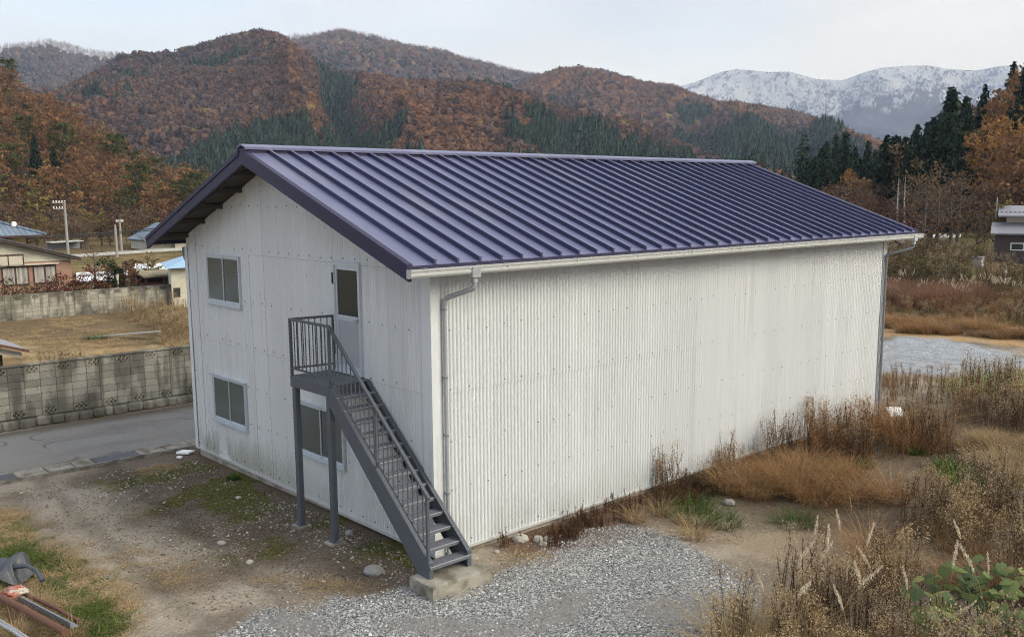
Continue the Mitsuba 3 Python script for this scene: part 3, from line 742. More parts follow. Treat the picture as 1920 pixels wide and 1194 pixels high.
def block_wall(key, x, y0, y1, zb, courses, h, top_open, low_open, pillars, seed, skew=lambda y: 0.0):
    """A wall along y whose lane face is at x; blocks 0.39 long, stack bonded, with a recessed joint."""
    r = np.random.default_rng(seed)
    bl, jt, th = 0.392, 0.010, 0.12
    n = int((y1 - y0) / bl)
    for c in range(courses):
        for i in range(n):
            ya, yb = y0 + i * bl + jt / 2, y0 + (i + 1) * bl - jt / 2
            za, zc = zb + c * h + jt / 2, zb + (c + 1) * h - jt / 2
            tone = np.clip(r.normal(0.5, 0.25), 0, 1)
            out = r.uniform(-0.004, 0.004)
            is_open = (c == courses - 1 and i % 2 == top_open) or (c == 0 and i % 2 == low_open)
            if is_open:
                m = extrude(openwork(yb - ya, zc - za), x - th, x + out, 'x')
                m = (m[0] + [0, ya, za], m[1])
                uvv = np.full((len(m[0]), 2), tone)
                part(key, 'pierced_block', m, 'mat_block', uv=uvv)
            else:
                m = cbox(x - th, x + out, ya, yb, za, zc, 0.008)
                part(key, 'block', m, 'mat_block', uv=np.full((len(m[0]), 2), tone))
    yy = y0
    core = []                                          # mortar behind the joints, left out behind the pierced blocks
    for c in range(courses):
        for i in range(n):
            if not ((c == courses - 1 and i % 2 == top_open) or (c == 0 and i % 2 == low_open)):
                core.append(box(x - th + 0.012, x - 0.012, y0 + i * bl - 0.001, y0 + (i + 1) * bl + 0.001, zb + c * h - 0.001, zb + (c + 1) * h + 0.001))
    cm = merge(core)
    part(key, 'mortar', cm, 'mat_mortar', kind='stuff')
    for i in range(int((y1 - y0) / 0.6) + 1):
        ya, yb = y0 + i * 0.6, min(y0 + i * 0.6 + 0.594, y1)
        if yb - ya < 0.1: continue
        zt = zb + courses * h
        m = cbox(x - th - 0.03, x + 0.03, ya, yb, zt + 0.002, zt + 0.055 + r.uniform(-0.003, 0.003), 0.012)
        part(key, 'coping', m, 'mat_block', uv=np.full((len(m[0]), 2), r.uniform(0.0, 0.2)))
    for y in pillars:
        m = cbox(x - 0.002, x + 0.03, y - 0.02, y + 0.02, zb, zb + courses * h, 0.006)
        part(key, 'joint_strip', m, 'mat_block', uv=np.full((len(m[0]), 2), 0.1))


w1 = thing('block_wall', 'mossy grey concrete block wall with pierced blocks directly beside the asphalt lane', 'wall')
block_wall(w1, -15.10, -7.57, 12.03, -0.055, 7, 0.195, 0, 1, (-0.15, 1.81), 21)
r = np.random.default_rng(31)
yy = -7.6
while yy < 12.0:                                        # rough field stones under the wall
    ln = r.uniform(0.22, 0.55)
    m = blob(r, 0.5, 2, 0.06)
    v_ = m[0] / np.abs(m[0]).max(0)
    v_ = np.sign(v_) * np.abs(v_) ** 0.55
    m = (v_ * [0.10, ln / 2, 0.13] + [-15.06 + r.uniform(-0.02, 0.03), yy + ln / 2, -0.195 + r.uniform(-0.03, 0.015)], m[1])
    part(w1, 'foundation_stone', m, 'mat_block', 35, uv=None) if False else part(w1, 'foundation_stone', m, 'mat_block', True, uv=np.full((len(m[0]), 2), r.uniform(0.0, 0.25)))
    yy += ln * 0.97
m = box(-15.24, -15.03, -7.6, 12.0, -0.35, -0.08)
part(w1, 'footing', m, 'mat_block', uv=np.full((8, 2), 0.0))
w2 = thing('block_wall', 'paler concrete block wall across the dry field below the neighbouring houses', 'wall')
block_wall(w2, -38.10, -6.0, 11.25, -0.27, 6, 0.205, 0, 1, (3.3, 6.2, 9.0), 41)

# ---------------------------------------------------------------- covered drain at the lane's edge
dc = thing('roadside_drain', 'row of pale concrete drain covers with steel gratings along the near edge of the lane', 'drain')
part(dc, 'kerb', merge([box(-10.62, -10.585, -26, 12, -0.40, -0.245), box(-10.045, -10.0, -26, 12, -0.40, -0.238)]), 'mat_concrete')
part(dc, 'channel', box(-10.585, -10.045, -26, 12, -0.42, -0.38), 'mat_dark')
y, i = -8.0, 0
r = np.random.default_rng(77)
lids = [(-9.8, -7.9, 'g'), (-7.85, -7.0, 'c'), (-6.98, -5.9, 'c'), (-5.88, -4.7, 'g'), (-4.68, -3.60, 'g'), (-3.58, -2.98, 'c'), (-2.96, -2.42, 'c'), (-2.40, -1.98, 'c'), (-1.95, -0.98, 'g'), (-0.96, -0.36, 'c'), (-0.34, 0.26, 'c'), (0.28, 0.88, 'c'), (0.9, 1.5, 'c')]
for a, b, kind in lids:
    if kind == 'c':
        part(dc, 'lid', cbox(-10.583, -10.047, a + 0.004, b - 0.004, -0.33, -0.244 + r.uniform(-0.004, 0.004), 0.012), 'mat_concrete')
    else:
        g = put(key_for('grating', dc), merge([box(-10.583, -10.565, a + 0.005, b - 0.005, -0.30, -0.246), box(-10.065, -10.047, a + 0.005, b - 0.005, -0.30, -0.246)] + [box(-10.565, -10.065, yy, yy + 0.012, -0.295, -0.2465) for yy in np.arange(a + 0.008, b - 0.015, 0.032)]), 'mat_pipe_dark')
# ---------------------------------------------------------------- mountains and their forests
SKY_B = [(86, .03), (81, .045), (77.24, .0666), (75.73, .077), (74.69, .0849), (73.63, .0938), (72.28, .1075), (70.89, .1233), (70.04, .1353), (67.27, .141), (65.25, .1526), (64.09, .1575), (62.7, .1635), (61.74, .1589), (60.58, .145), (58.8, .1274), (56.35, .1201), (54.49, .1151), (52.29, .1142), (50.08, .1142), (46.91, .0978), (43.73, .0788), (41.2, .0728), (38.99, .0565), (36.79, .0397), (34.93, .0285), (32.79, .0146), (30.69, .0046), (28, -.003)]
SKY_C = [(88, .118), (82, .121), (78.4, .1245), (75.97, .1319), (74.72, .1361), (73.69, .1411), (72.68, .1373), (71.39, .1327), (70.6, .1314), (69.25, .1295), (65.3, .1358), (62.36, .1478), (61.15, .1541), (59.34, .1581), (58.12, .1617), (56.29, .1561), (54.45, .1481), (52.26, .1431), (51.33, .1367), (50.07, .1325), (48.81, .126), (47.54, .1205), (45.64, .1159), (43.74, .1074), (40, .09), (36, .07)]
SKY_D = [(53, .085), (50.09, .0948), (48.18, .1082), (46.27, .1214), (45.01, .127), (43.74, .1272), (42.17, .122), (40.6, .1118), (38.73, .1074), (37.48, .0973), (36.25, .0904), (34.42, .0864), (32.92, .0809), (31.43, .0765), (29.66, .0636), (28.49, .0553), (27.06, .0454), (25.08, .0319), (22.89, .0186), (20, .006)]
SKY_E = [(46, .085), (43, .09), (41.21, .0933), (38.88, .1058), (37.5, .1105), (35.99, .1203), (35.08, .1229), (33.28, .1187), (32.11, .1184), (30.63, .1102), (29.19, .1081), (28.08, .1148), (27.26, .1181), (25.89, .1188), (24.81, .1183), (24.0, .1145), (22.42, .111), (21.41, .1137), (20.54, .1142), (18.67, .1054), (16.74, .0962), (13, .085), (9, .07)]
SKY_E2 = [(36, .035), (33.16, .045), (31.39, .0526), (29.94, .0700), (28.85, .0843), (27.8, .0938), (26.23, .0977), (24.69, .0984), (23.13, .0912), (21.55, .082), (19.0, .0679), (15, .05), (11, .03)]
SKY_A = [(92, .125), (87, .118), (82.71, .1171), (79.48, .110), (77.43, .1010), (76.04, .0897), (75.08, .082), (74.25, .0707), (73.4, .0601), (72.41, .0469), (71.53, .0343), (70.36, .0226), (69.3, .009), (68.23, -.004), (67.12, -.013), (66.14, -.021), (64.85, -.029), (63.69, -.033)]
SKY_F = [(32, -.020), (30.07, -.018), (28.94, -.016), (27.83, -.010), (26.73, .000), (25.65, .006), (24.57, .012), (23.27, .022), (22.28, .034), (21.31, .045), (20.11, .060), (18.25, .080), (16.02, .10), (12, .12), (6, .13)]


def table(tab, b): 
    t = sorted(tab)
    return np.interp(b, [k[0] for k in t], [k[1] for k in t])


class Range:
    """A hillside: u runs along its crest (bearing from the yard), s from its foot (0) over the crest (1) and down the far side."""

    def __init__(self, sky, d_foot, d_crest, z_foot, nu, ns, gully, wave, back=1.5, power=1.0, seed=1, off=0.0):
        lo, hi = min(k[0] for k in sky), max(k[0] for k in sky)
        self.b = np.linspace(lo, hi, nu)
        s = np.concatenate([np.linspace(0, 1, ns), 1 + (back - 1) * np.linspace(0, 1, ns // 3 + 2)[1:] ** 1.0])
        self.s = s
        B, S = np.meshgrid(self.b, s, indexing='ij')
        f, c = (k(B) if callable(k) else np.interp(B, [q[0] for q in sorted(k)], [q[1] for q in sorted(k)]) if isinstance(k, list) else k + 0 * B for k in (d_foot, d_crest))
        q1 = np.stack([B * 0.35, B * 0, B * 0], -1)
        D = f + (c - f) * S
        X = EYE[0] - np.sin(np.radians(B)) * D; Y = EYE[1] + np.cos(np.radians(B)) * D
        zc = EYE[2] + c * table(sky, B) + off
        t = np.where(S <= 1, S, 1 - (S - 1) * 0.9)
        Z = z_foot + (zc - z_foot) * np.clip(t, -1, 1) ** power
        # spurs and gullies running down the slope
        arc = np.radians(B) * (f * 0.4 + c * 0.6)
        warp = 1.6 * (meshkit.fbm(np.stack([arc / wave * 0.5, S * 2.0, 0 * S], -1), 3, seed + 9) - 0.5)
        n = meshkit.fbm(np.stack([arc / wave + warp, S * 0.8 + 3, 0 * S + seed], -1), 3, seed)
        ridge = 1 - np.abs(2 * n - 1)
        n2 = meshkit.fbm(np.stack([X / (wave * 0.55), Y / (wave * 0.55), 0 * S], -1), 4, seed + 3) - 0.5
        env = np.sin(np.pi * np.clip(S, 0, 1)) ** 0.8
        Z = Z + gully * env * ((ridge - 0.75) * 2.2 + n2 * 0.9)
        Z = np.where(S < 1, np.minimum(Z, EYE[2] + D * (zc - EYE[2]) / c - 0.004 * D * (1 - S)), Z)      # no spur stands above its crest
        self.P = np.stack([X, Y, Z], -1)
        self.ridge = ridge

    def mesh(self):
        nu, ns = self.P.shape[:2]
        k = (np.arange(nu - 1)[:, None] * ns + np.arange(ns - 1)[None]).ravel()
        return self.P.reshape(-1, 3), np.vstack([np.stack([k, k + ns + 1, k + ns], 1), np.stack([k, k + 1, k + ns + 1], 1)])

    def at(self, b, s):
        """Point on the slope."""
        from scipy.ndimage import map_coordinates
        i = (np.asarray(b) - self.b[0]) / (self.b[-1] - self.b[0]) * (len(self.b) - 1)
        j = np.interp(s, self.s, np.arange(len(self.s)))
        return np.stack([map_coordinates(self.P[..., k], [i, j], order=1, mode='nearest') for k in range(3)], -1)

    def scatter(self, r, per_area, b0, b1, s0=0.0, s1=1.06):
        """Random points on the slope, even per ground area."""
        i0, i1 = np.searchsorted(self.b, [b0, b1]); i1 = min(i1, len(self.b) - 1)
        j0, j1 = np.searchsorted(self.s, [s0, s1]); j1 = min(j1, len(self.s) - 1)
        p = self.P[i0:i1 + 1, j0:j1 + 1]
        a = np.linalg.norm(np.cross((p[1:, :-1] - p[:-1, :-1]), (p[:-1, 1:] - p[:-1, :-1])), axis=-1)
        n = int(a.sum() * per_area)
        cell = r.choice(a.size, n, p=(a / a.sum()).ravel())
        ci, cj = np.unravel_index(cell, a.shape)
        u, v = r.random(n), r.random(n)
        i, j = ci + u + i0, cj + v + j0
        b = np.interp(i, np.arange(len(self.b)), self.b); s = np.interp(j, np.arange(len(self.s)), self.s)
        from scipy.ndimage import map_coordinates
        self.fold = map_coordinates(self.ridge, [i, j], order=1, mode='nearest')
        return self.at(b, s), b, s


def tint_noise(p, scale, seed): return meshkit.fbm(np.concatenate([p[:, :2] / scale, p[:, :1] * 0], 1), 3, seed)


LEAF_V, LEAF_F = np.array(ICO[1].vertices), np.array(ICO[1].faces)
LOW_V, LOW_F = np.array(ICO[0].vertices), np.array(ICO[0].faces)


def crowns(r, p, rad, col, hi=True, tall=1.15, cards=14):
    """Broadleaf crowns: lumpy bodies with tufts of foliage round them, one mesh; colour per crown, tone per tuft."""
    n = len(p); V, F = (LEAF_V, LEAF_F) if hi else (LOW_V, LOW_F)
    m = len(V)
    lump = 1 + 0.38 * (r.random((n, m, 1)) * 2 - 1)
    v = V[None] * lump * rad[:, None, None] * np.array([1, 1, tall])
    v = v + p[:, None] + np.array([0, 0, 1.0]) * (rad * 0.75)[:, None, None]
    f = (F[None] + np.arange(n)[:, None, None] * m).reshape(-1, 3)
    c = np.repeat(col[:, None], m, 1) * (0.85 + 0.3 * r.random((n, m, 1)))
    vs, fs, cs = [v.reshape(-1, 3)], [f], [c.reshape(-1, 3)]
    if cards:
        d = r.normal(size=(n, cards, 3)); d[..., 2] = np.abs(d[..., 2]) * 0.9 - 0.25
        d /= np.linalg.norm(d, axis=-1, keepdims=True)
        o = p[:, None] + np.array([0, 0, 1.0]) * (rad * 0.75)[:, None, None] + d * rad[:, None, None] * np.array([1, 1, tall]) * r.uniform(0.86, 1.18, (n, cards, 1))
        a = r.normal(size=(n, cards, 3, 3)) * rad[:, None, None, None] * 0.30
        t = (o[:, :, None] + a).reshape(-1, 3)
        base = m * n
        vs.append(t); fs.append(np.arange(len(t)).reshape(-1, 3) + base)
        cs.append(np.repeat((col[:, None] * r.uniform(0.65, 1.35, (n, cards, 1)))[:, :, None], 3, 2).reshape(-1, 3))
    return (np.vstack(vs), np.vstack(fs)), np.vstack(cs)


def firs(r, p, h, col, tiers=4, k=6):
    """Conifers as stacked tiers of drooping boughs, one mesh."""
    n = len(p); vs, cs = [], []
    for t in range(tiers):
        z0 = 0.06 + 0.84 * t / tiers
        rad = 0.25 * (1 - t / tiers * 0.84)
        a = (np.arange(k) + r.random((n, 1))) * 2 * np.pi / k + r.normal(0, 0.2, (n, k))
        rr = rad * r.uniform(0.75, 1.2, (n, k)); w = 0.62 * 2 * np.pi / k
        tip = np.stack([np.zeros((n, k)), np.zeros((n, k)), np.full((n, k), min(1.0, z0 + 1.35 / tiers)) + r.normal(0, 0.015, (n, k))], -1)
        zz = z0 + r.normal(0, 0.02, (n, k))
        e1 = np.stack([np.cos(a - w) * rr, np.sin(a - w) * rr, zz], -1); e2 = np.stack([np.cos(a + w) * rr, np.sin(a + w) * rr, zz], -1)
        tri = np.stack([tip, e1, e2], 2) * h[:, None, None, None] + p[:, None, None]
        vs.append(tri.reshape(-1, 3)); cs.append(np.repeat((col[:, None] * r.uniform(0.7, 1.3, (n, k, 1)))[:, :, None], 3, 2).reshape(-1, 3))
    v = np.vstack(vs)
    return (v, np.arange(len(v)).reshape(-1, 3)), np.vstack(cs)


def bare(r, p, h, col):
    """Leafless trees far off on a crest: a stem and a fan of fine limbs each."""
    n, k = len(p), 9
    ang = r.uniform(0, 2 * np.pi, (n, k)); lean = r.uniform(0.05, 0.65, (n, k)); lean[:, 0] = 0.03
    z0 = r.uniform(0.15, 0.5, (n, k)); z0[:, 0] = 0
    ln = (1 - z0) * r.uniform(0.7, 1.0, (n, k))
    d = np.stack([np.cos(ang) * np.sin(lean), np.sin(ang) * np.sin(lean), np.cos(lean)], -1)
    a = np.stack([0 * z0, 0 * z0, z0], -1); b = a + d * ln[..., None]
    w = np.where(np.arange(k)[None] == 0, 0.022, 0.013)[..., None] * np.stack([np.cos(ang + 1.57), np.sin(ang + 1.57), 0 * ang], -1)
    tri = np.stack([a - w, a + w, b + w * 0.6, a - w, b + w * 0.6, b - w * 0.6], 2) * h[:, None, None, None] + p[:, None, None]
    v = tri.reshape(-1, 3)
    return (v, np.arange(len(v)).reshape(-1, 3)), np.repeat(col, k * 6, 0)


def autumn_colour(r, p, t):
    """Colours of n broadleaf crowns; t from 0 (bright rust) to 1 (bare purplish brown)."""
    n = len(p)
    rust = np.array([0.155, 0.076, 0.042]); brown = np.array([0.100, 0.060, 0.046]); grey = np.array([0.072, 0.054, 0.054])
    t = np.clip(t + r.normal(0, 0.22, n), 0, 1)[:, None]
    c = np.where(t < 0.5, rust * (1 - 2 * t) + brown * 2 * t, brown * (2 - 2 * t) + grey * (2 * t - 1))
    y = (r.random(n) < 0.02)[:, None]
    c = np.where(y, np.array([0.15, 0.105, 0.045]), c)
    return c * r.uniform(0.78, 1.22, (n, 1))


def green_colour(r, n): return np.array([0.026, 0.044, 0.030]) * r.uniform(0.65, 1.35, (n, 1)) + np.array([0.006, 0.004, 0.0]) * r.random((n, 1))


matte('mat_forest_floor', proc(lambda p, n, uv: mix((0.040, 0.028, 0.022), (0.070, 0.048, 0.036), fbm(p.x * 0.03, p.y * 0.03, p.z * 0.03, 3))))


def _snowy(p, n, uv):
    t = p.x * 0.87 + p.y * 0.5
    a = fbm(t * 0.0035, p.z * 0.006, 1.0, 4)
    b = fbm(t * 0.030, p.z * 0.022, 5.0, 5)
    f = noise(t * 0.16, p.z * 0.10, 2.0)
    up = smoothstep(180, 520, p.z + 420 * (a - 0.5))
    k = smoothstep(0.36, 0.68, b * 0.60 + 0.40 * f + 0.34 * (up - 0.66)) * smoothstep(0.05, 0.35, up)
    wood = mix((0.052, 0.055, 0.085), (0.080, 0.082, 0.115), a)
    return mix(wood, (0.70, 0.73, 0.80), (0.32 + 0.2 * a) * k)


matte('mat_snowy', proc(_snowy))
R = np.random.default_rng(2024)
fl = lambda *pts: list(pts)
# main wooded mountain
mB = Range(SKY_B, fl((27, 300), (45, 420), (60, 470), (75, 520), (90, 520)), fl((27, 620), (40, 820), (50, 900), (62.7, 980), (70, 900), (90, 800)), -2.0, 300, 110, 46.0, 125.0, 1.35, 1.0, 4, -5.0)
mC = Range(SKY_C, 1000.0, 2050.0, 20.0, 200, 70, 70.0, 230.0, 1.3, 1.0, 7, -3.0)
mD = Range(SKY_D, fl((18, 520), (30, 620), (53, 800)), fl((18, 1150), (30, 1350), (40, 1500), (53, 1600)), 4.0, 190, 80, 46.0, 150.0, 1.3, 1.0, 12, -6.0)
mE = Range(SKY_E, 3900.0, 5300.0, 60.0, 330, 130, 240.0, 520.0, 1.25, 0.9, 15)
mE2 = Range(SKY_E2, 2900.0, 3900.0, 30.0, 260, 110, 140.0, 380.0, 1.25, 0.9, 23)
one('hills', mB.mesh(), 'mat_forest_floor', 'wooded autumn mountain rising behind the purple roof', 'hills', kind='structure', smooth=True)
_s = np.broadcast_to(mC.s[None], mC.P.shape[:2]); _n = meshkit.fbm(mC.P * 0.02, 3, 5)
_k = (sstep(0.925, 0.965, _s + 0.05 * (_n - 0.5)))[..., None]
one('hills', mC.mesh(), 'mat_tinted', 'purplish ridge with a snow-dusted crest behind the main mountain', 'hills', kind='structure', smooth=True, color=(np.array([0.06, 0.045, 0.042]) * (1 - _k) + np.array([0.62, 0.64, 0.68]) * _k).reshape(-1, 3))
one('hills', mD.mesh(), 'mat_forest_floor', 'brown wooded ridge with a dark conifer cap in the middle distance', 'hills', kind='structure', smooth=True)
one('mountains', mE.mesh(), 'mat_snowy', 'far snow-covered mountain range at the head of the valley', 'mountains', kind='structure', smooth=True)
one('mountains', mE2.mesh(), 'mat_snowy', 'bluish forested foothill ridge under the snowy range', 'mountains', kind='structure', smooth=True)


def wood(rng_, r, density, b0, b1, rad, green, bare_t, hi, cards, fir_h, names, s1=1.05, fir_extra=None):
    p, b, s = rng_.scatter(r, density, b0, b1, 0.0, s1)
    fold = rng_.fold
    g = green(p, b, s) + 1.5 * (np.median(fold) - fold) + r.normal(0, 0.05, len(p))
    fir = g > 0.5
    if fir_extra is not None: fir |= fir_extra(p, b, s)
    q = p[~fir]; t = bare_t(q, s[~fir]) + 1.6 * (np.median(fold) - fold[~fir])
    m, c = crowns(r, q, rad * r.uniform(0.7, 1.35, len(q)), autumn_colour(r, q, t), hi, 1.0, cards)
    one(names[0], m, 'mat_tinted', names[1], 'woodland', kind='stuff', color=c)
    q = p[fir]; q = np.vstack([q, q[r.random(len(q)) < 0.75] + np.array([rad * 0.9, rad * 0.5, 0])])
    m, c = firs(r, q, fir_h * r.uniform(0.65, 1.2, len(q)), green_colour(r, len(q)), 4 if hi else 3, 6 if hi else 5)
    one(names[2], m, 'mat_tinted', names[3], 'conifers', kind='stuff', color=c)


wood(mB, R, 1 / 14.0, 29, 78.5, 2.75,
     lambda p, b, s: 1.7 * (tint_noise(p, 70.0, 5) - 0.5) + 0.70 - 0.72 * s + 0.10 * np.cos((b - 47) * 0.16) + 0.25 * np.exp(-((b - 58.2) / 1.1) ** 2 - ((s - 0.72) / 0.16) ** 2) + 0.45 * np.exp(-((b - 61.0) / 0.9) ** 2 - ((s - 0.98) / 0.06) ** 2),
     lambda p, s: 0.16 + 1.0 * (tint_noise(p, 90.0, 17) - 0.42) + 0.42 * s, False, 20, 11.5,
     ('autumn_forest', 'rust-brown broadleaf forest covering the main mountain', 'conifer_forest', 'dark green conifer plantation on the lower slopes of the main mountain'))
wood(mC, R, 1 / 75.0, 42, 79.5, 5.2, lambda p, b, s: 2.4 * (tint_noise(p, 170.0, 31) - 0.5) + 0.22 * (1 - s),
     lambda p, s: 0.72 + 0.5 * (tint_noise(p, 160.0, 37) - 0.5), False, 0, 13.0,
     ('autumn_forest', 'purplish leafless forest on the ridge behind the main mountain', 'conifer_forest', 'scattered dark conifers on the snow-dusted ridge'), 0.955)
wood(mD, R, 1 / 50.0, 20, 52, 4.6,
     lambda p, b, s: 1.0 * (tint_noise(p, 150.0, 43) - 0.5) * 2 + 0.58 - 0.72 * s + 0.75 * np.exp(-((b - 44.0) / 2.0) ** 2 - ((s - 1.0) / 0.16) ** 2),
     lambda p, s: 0.40 + 0.7 * (tint_noise(p, 110.0, 47) - 0.5) + 0.15 * s, False, 5, 15.0,
     ('autumn_forest', 'brown broadleaf forest on the middle ridge', 'conifer_forest', 'dark conifers capping the middle ridge and filling its gullies'))
bb = np.sort(R.uniform(43.5, 79, 3600)); p = mC.at(bb, 1.0 + R.uniform(-0.05, 0.02, len(bb)))
m, c = bare(R, p, R.uniform(9, 17, len(bb)), np.array([0.34, 0.31, 0.33]) * R.uniform(0.6, 1.7, (len(bb), 1)))
one('bare_crest_trees', m, 'mat_tinted', 'thin frosted leafless trees along the crest of the purplish ridge', 'trees', kind='stuff', color=c)
bb = R.uniform(64, 79, 300); p = mB.at(bb, 1.0 + R.uniform(-0.02, 0.01, len(bb)))
# ---------------------------------------------------------------- tree and plant builders
def ribbon(r, base, height, lean, az, width, droop, n=4):
    """Many grass blades: curved tapering ribbons. All arguments per blade."""
    k = len(base)
    t = np.linspace(0, 1, n + 1)[None]
    out = (lean[:, None] * t + droop[:, None] * t ** 2.2) * height[:, None]
    up = height[:, None] * (t - 0.45 * droop[:, None] * t ** 2.6)
    d = np.stack([np.cos(az), np.sin(az)], -1)
    c = np.stack([base[:, 0, None] + d[:, :1] * out, base[:, 1, None] + d[:, 1:] * out, base[:, 2, None] + up], -1)
    s = np.stack([-np.sin(az), np.cos(az), 0 * az], -1)[:, None] * (width[:, None] * (1 - t * 0.92))[..., None] / 2
    v = np.stack([c - s, c + s], 2).reshape(k, -1, 3)
    i = np.arange(n)
    f = np.vstack([np.stack([2 * i, 2 * i + 1, 2 * i + 3], 1), np.stack([2 * i, 2 * i + 3, 2 * i + 2], 1)])
    return v.reshape(-1, 3), (f[None] + np.arange(k)[:, None, None] * (2 * n + 2)).reshape(-1, 3), 2 * n + 2


def tuft(r, n, rad, h, cols, width=0.012, lean=0.5, droop=0.5, seg=4, flat_=1.0):
    """A tuft of grass at the origin: (mesh, colours)."""
    a = r.uniform(0, 2 * np.pi, n); q = rad * np.sqrt(r.random(n))
    base = np.stack([np.cos(a) * q, np.sin(a) * q * flat_, np.full(n, -0.03)], -1)
    az = a + r.normal(0, 0.7, n)
    hh = h * r.uniform(0.45, 1.1, n)
    v, f, k = ribbon(r, base, hh, r.uniform(0.0, 1, n) * lean, az, width * r.uniform(0.6, 1.3, n), r.uniform(0.2, 1, n) * droop, seg)
    cols = np.array(cols)
    c = cols[r.integers(0, len(cols), n)] * r.uniform(0.7, 1.3, (n, 1))
    return (v, f), np.repeat(c, k, 0)


def join(parts):
    return merge([p[0] for p in parts]), np.vstack([p[1] for p in parts])


def flakes(r, centres, size, col, per=1, hang=0.0, slim=0.5):
    """Small leaf quads of random attitude, folded along the middle."""
    n = len(centres)
    d = r.normal(size=(n, 3)) * [1, 1, 1 + hang]; d /= np.linalg.norm(d, axis=1, keepdims=True)
    e = np.cross(d, r.normal(size=(n, 3))); e /= np.linalg.norm(e, axis=1, keepdims=True)
    s = (size * r.uniform(0.6, 1.3, n))[:, None]
    q = np.stack([centres - d * s, centres + e * s * slim, centres + d * s, centres - e * s * slim], 1) * 1.0
    v = q.reshape(-1, 3)
    k = np.arange(n)[:, None] * 4
    f = np.vstack([np.hstack([k, k + 1, k + 2]), np.hstack([k, k + 2, k + 3])])
    return (v, f), np.repeat(col, 4, 0)


def limbs(r, h, trunk_r, crown0, spread, n, tip=0.15, lean=0.0):
    """Trunk and main limbs of a tree: list of polylines with radii."""
    top = np.array([lean * h, 0.3 * lean * h, h * 0.92])
    tr = [np.array([0, 0, -0.4]), np.array([0.02 * h, 0, h * 0.25]), top * 0.6 + np.array([0, 0.02 * h, 0.05 * h]), top]
    out = [(tr, [trunk_r * 1.25, trunk_r, trunk_r * 0.6, trunk_r * 0.12])]
    ends = [top]
    for i in range(n):
        t = crown0 + (0.9 - crown0) * (i + r.random()) / n
        b = np.array([np.interp(t * h, [q[2] for q in tr], [q[k] for q in tr]) for k in (0, 1)] + [t * h])
        a = i * 2.4 + r.normal(0, 0.4); ln = spread * h * (1.15 - 0.75 * abs(t - 0.45)) * r.uniform(0.7, 1.1)
        e = b + np.array([math.cos(a) * ln, math.sin(a) * ln, ln * r.uniform(0.45, 0.9)])
        m = (b + e) / 2 + np.array([0, 0, -0.08 * ln])
        rr = trunk_r * 0.42 * (1.1 - t)
        out.append(([b, m, e], [rr + 0.02, rr * 0.7 + 0.012, 0.012]))
        ends.append(e)
        for _ in range(2):
            e2 = m + (e - m) * 0.4 + r.normal(0, 0.28, 3) * ln + np.array([0, 0, 0.22 * ln])
            out.append(([m, (m + e2) / 2 + r.normal(0, 0.03, 3) * ln, e2], [rr * 0.6 + 0.012, 0.014, 0.008]))
            ends.append(e2)
    return out, ends


def broadleaf(seed, h, crown_w, n_leaf, leaf, col, crown0=0.3, leafy=1.0, squash=0.55):
    """(trunk mesh, crown mesh, crown colours) of a broadleaf tree standing at the origin."""
    r = np.random.default_rng(seed)
    ls, ends = limbs(r, h, 0.018 * h + 0.03, crown0, crown_w * 0.42, 9)
    trunk = merge([tube(p, q, 5, False) for p, q in ls])
    centres, tone = [], []
    cl = []
    for e in ends: cl.append(np.array(e))
    for _ in range(14):
        a = r.uniform(0, 2 * np.pi); t = r.uniform(crown0, 1.0)
        w = crown_w * h * 0.5 * math.sin(math.pi * min(1, 0.12 + 0.88 * (1 - t) / (1 - crown0)) ** 0.8) ** 0.6
        cl.append(np.array([math.cos(a) * w * r.uniform(0.4, 0.95), math.sin(a) * w * r.uniform(0.4, 0.95), t * h]))
    per = int(n_leaf / len(cl))
    for c in cl:
        rad = crown_w * h * r.uniform(0.10, 0.19)
        d = r.normal(size=(per, 3)); d /= np.linalg.norm(d, axis=1, keepdims=True)
        q = c + d * rad * r.uniform(0.45, 1.08, (per, 1)) * np.array([1.15, 1.15, squash])
        centres.append(q); tone.append(np.full(per, r.uniform(0.75, 1.25)))
    centres, tone = np.vstack(centres), np.concatenate(tone)
    keep = r.random(len(centres)) < leafy
    centres, tone = centres[keep], tone[keep]
    base = np.array(col)[r.integers(0, len(col), len(centres))] * (tone * r.uniform(0.75, 1.25, len(centres)))[:, None]
    crown, c = flakes(r, centres, leaf, base)
    return trunk, crown, c


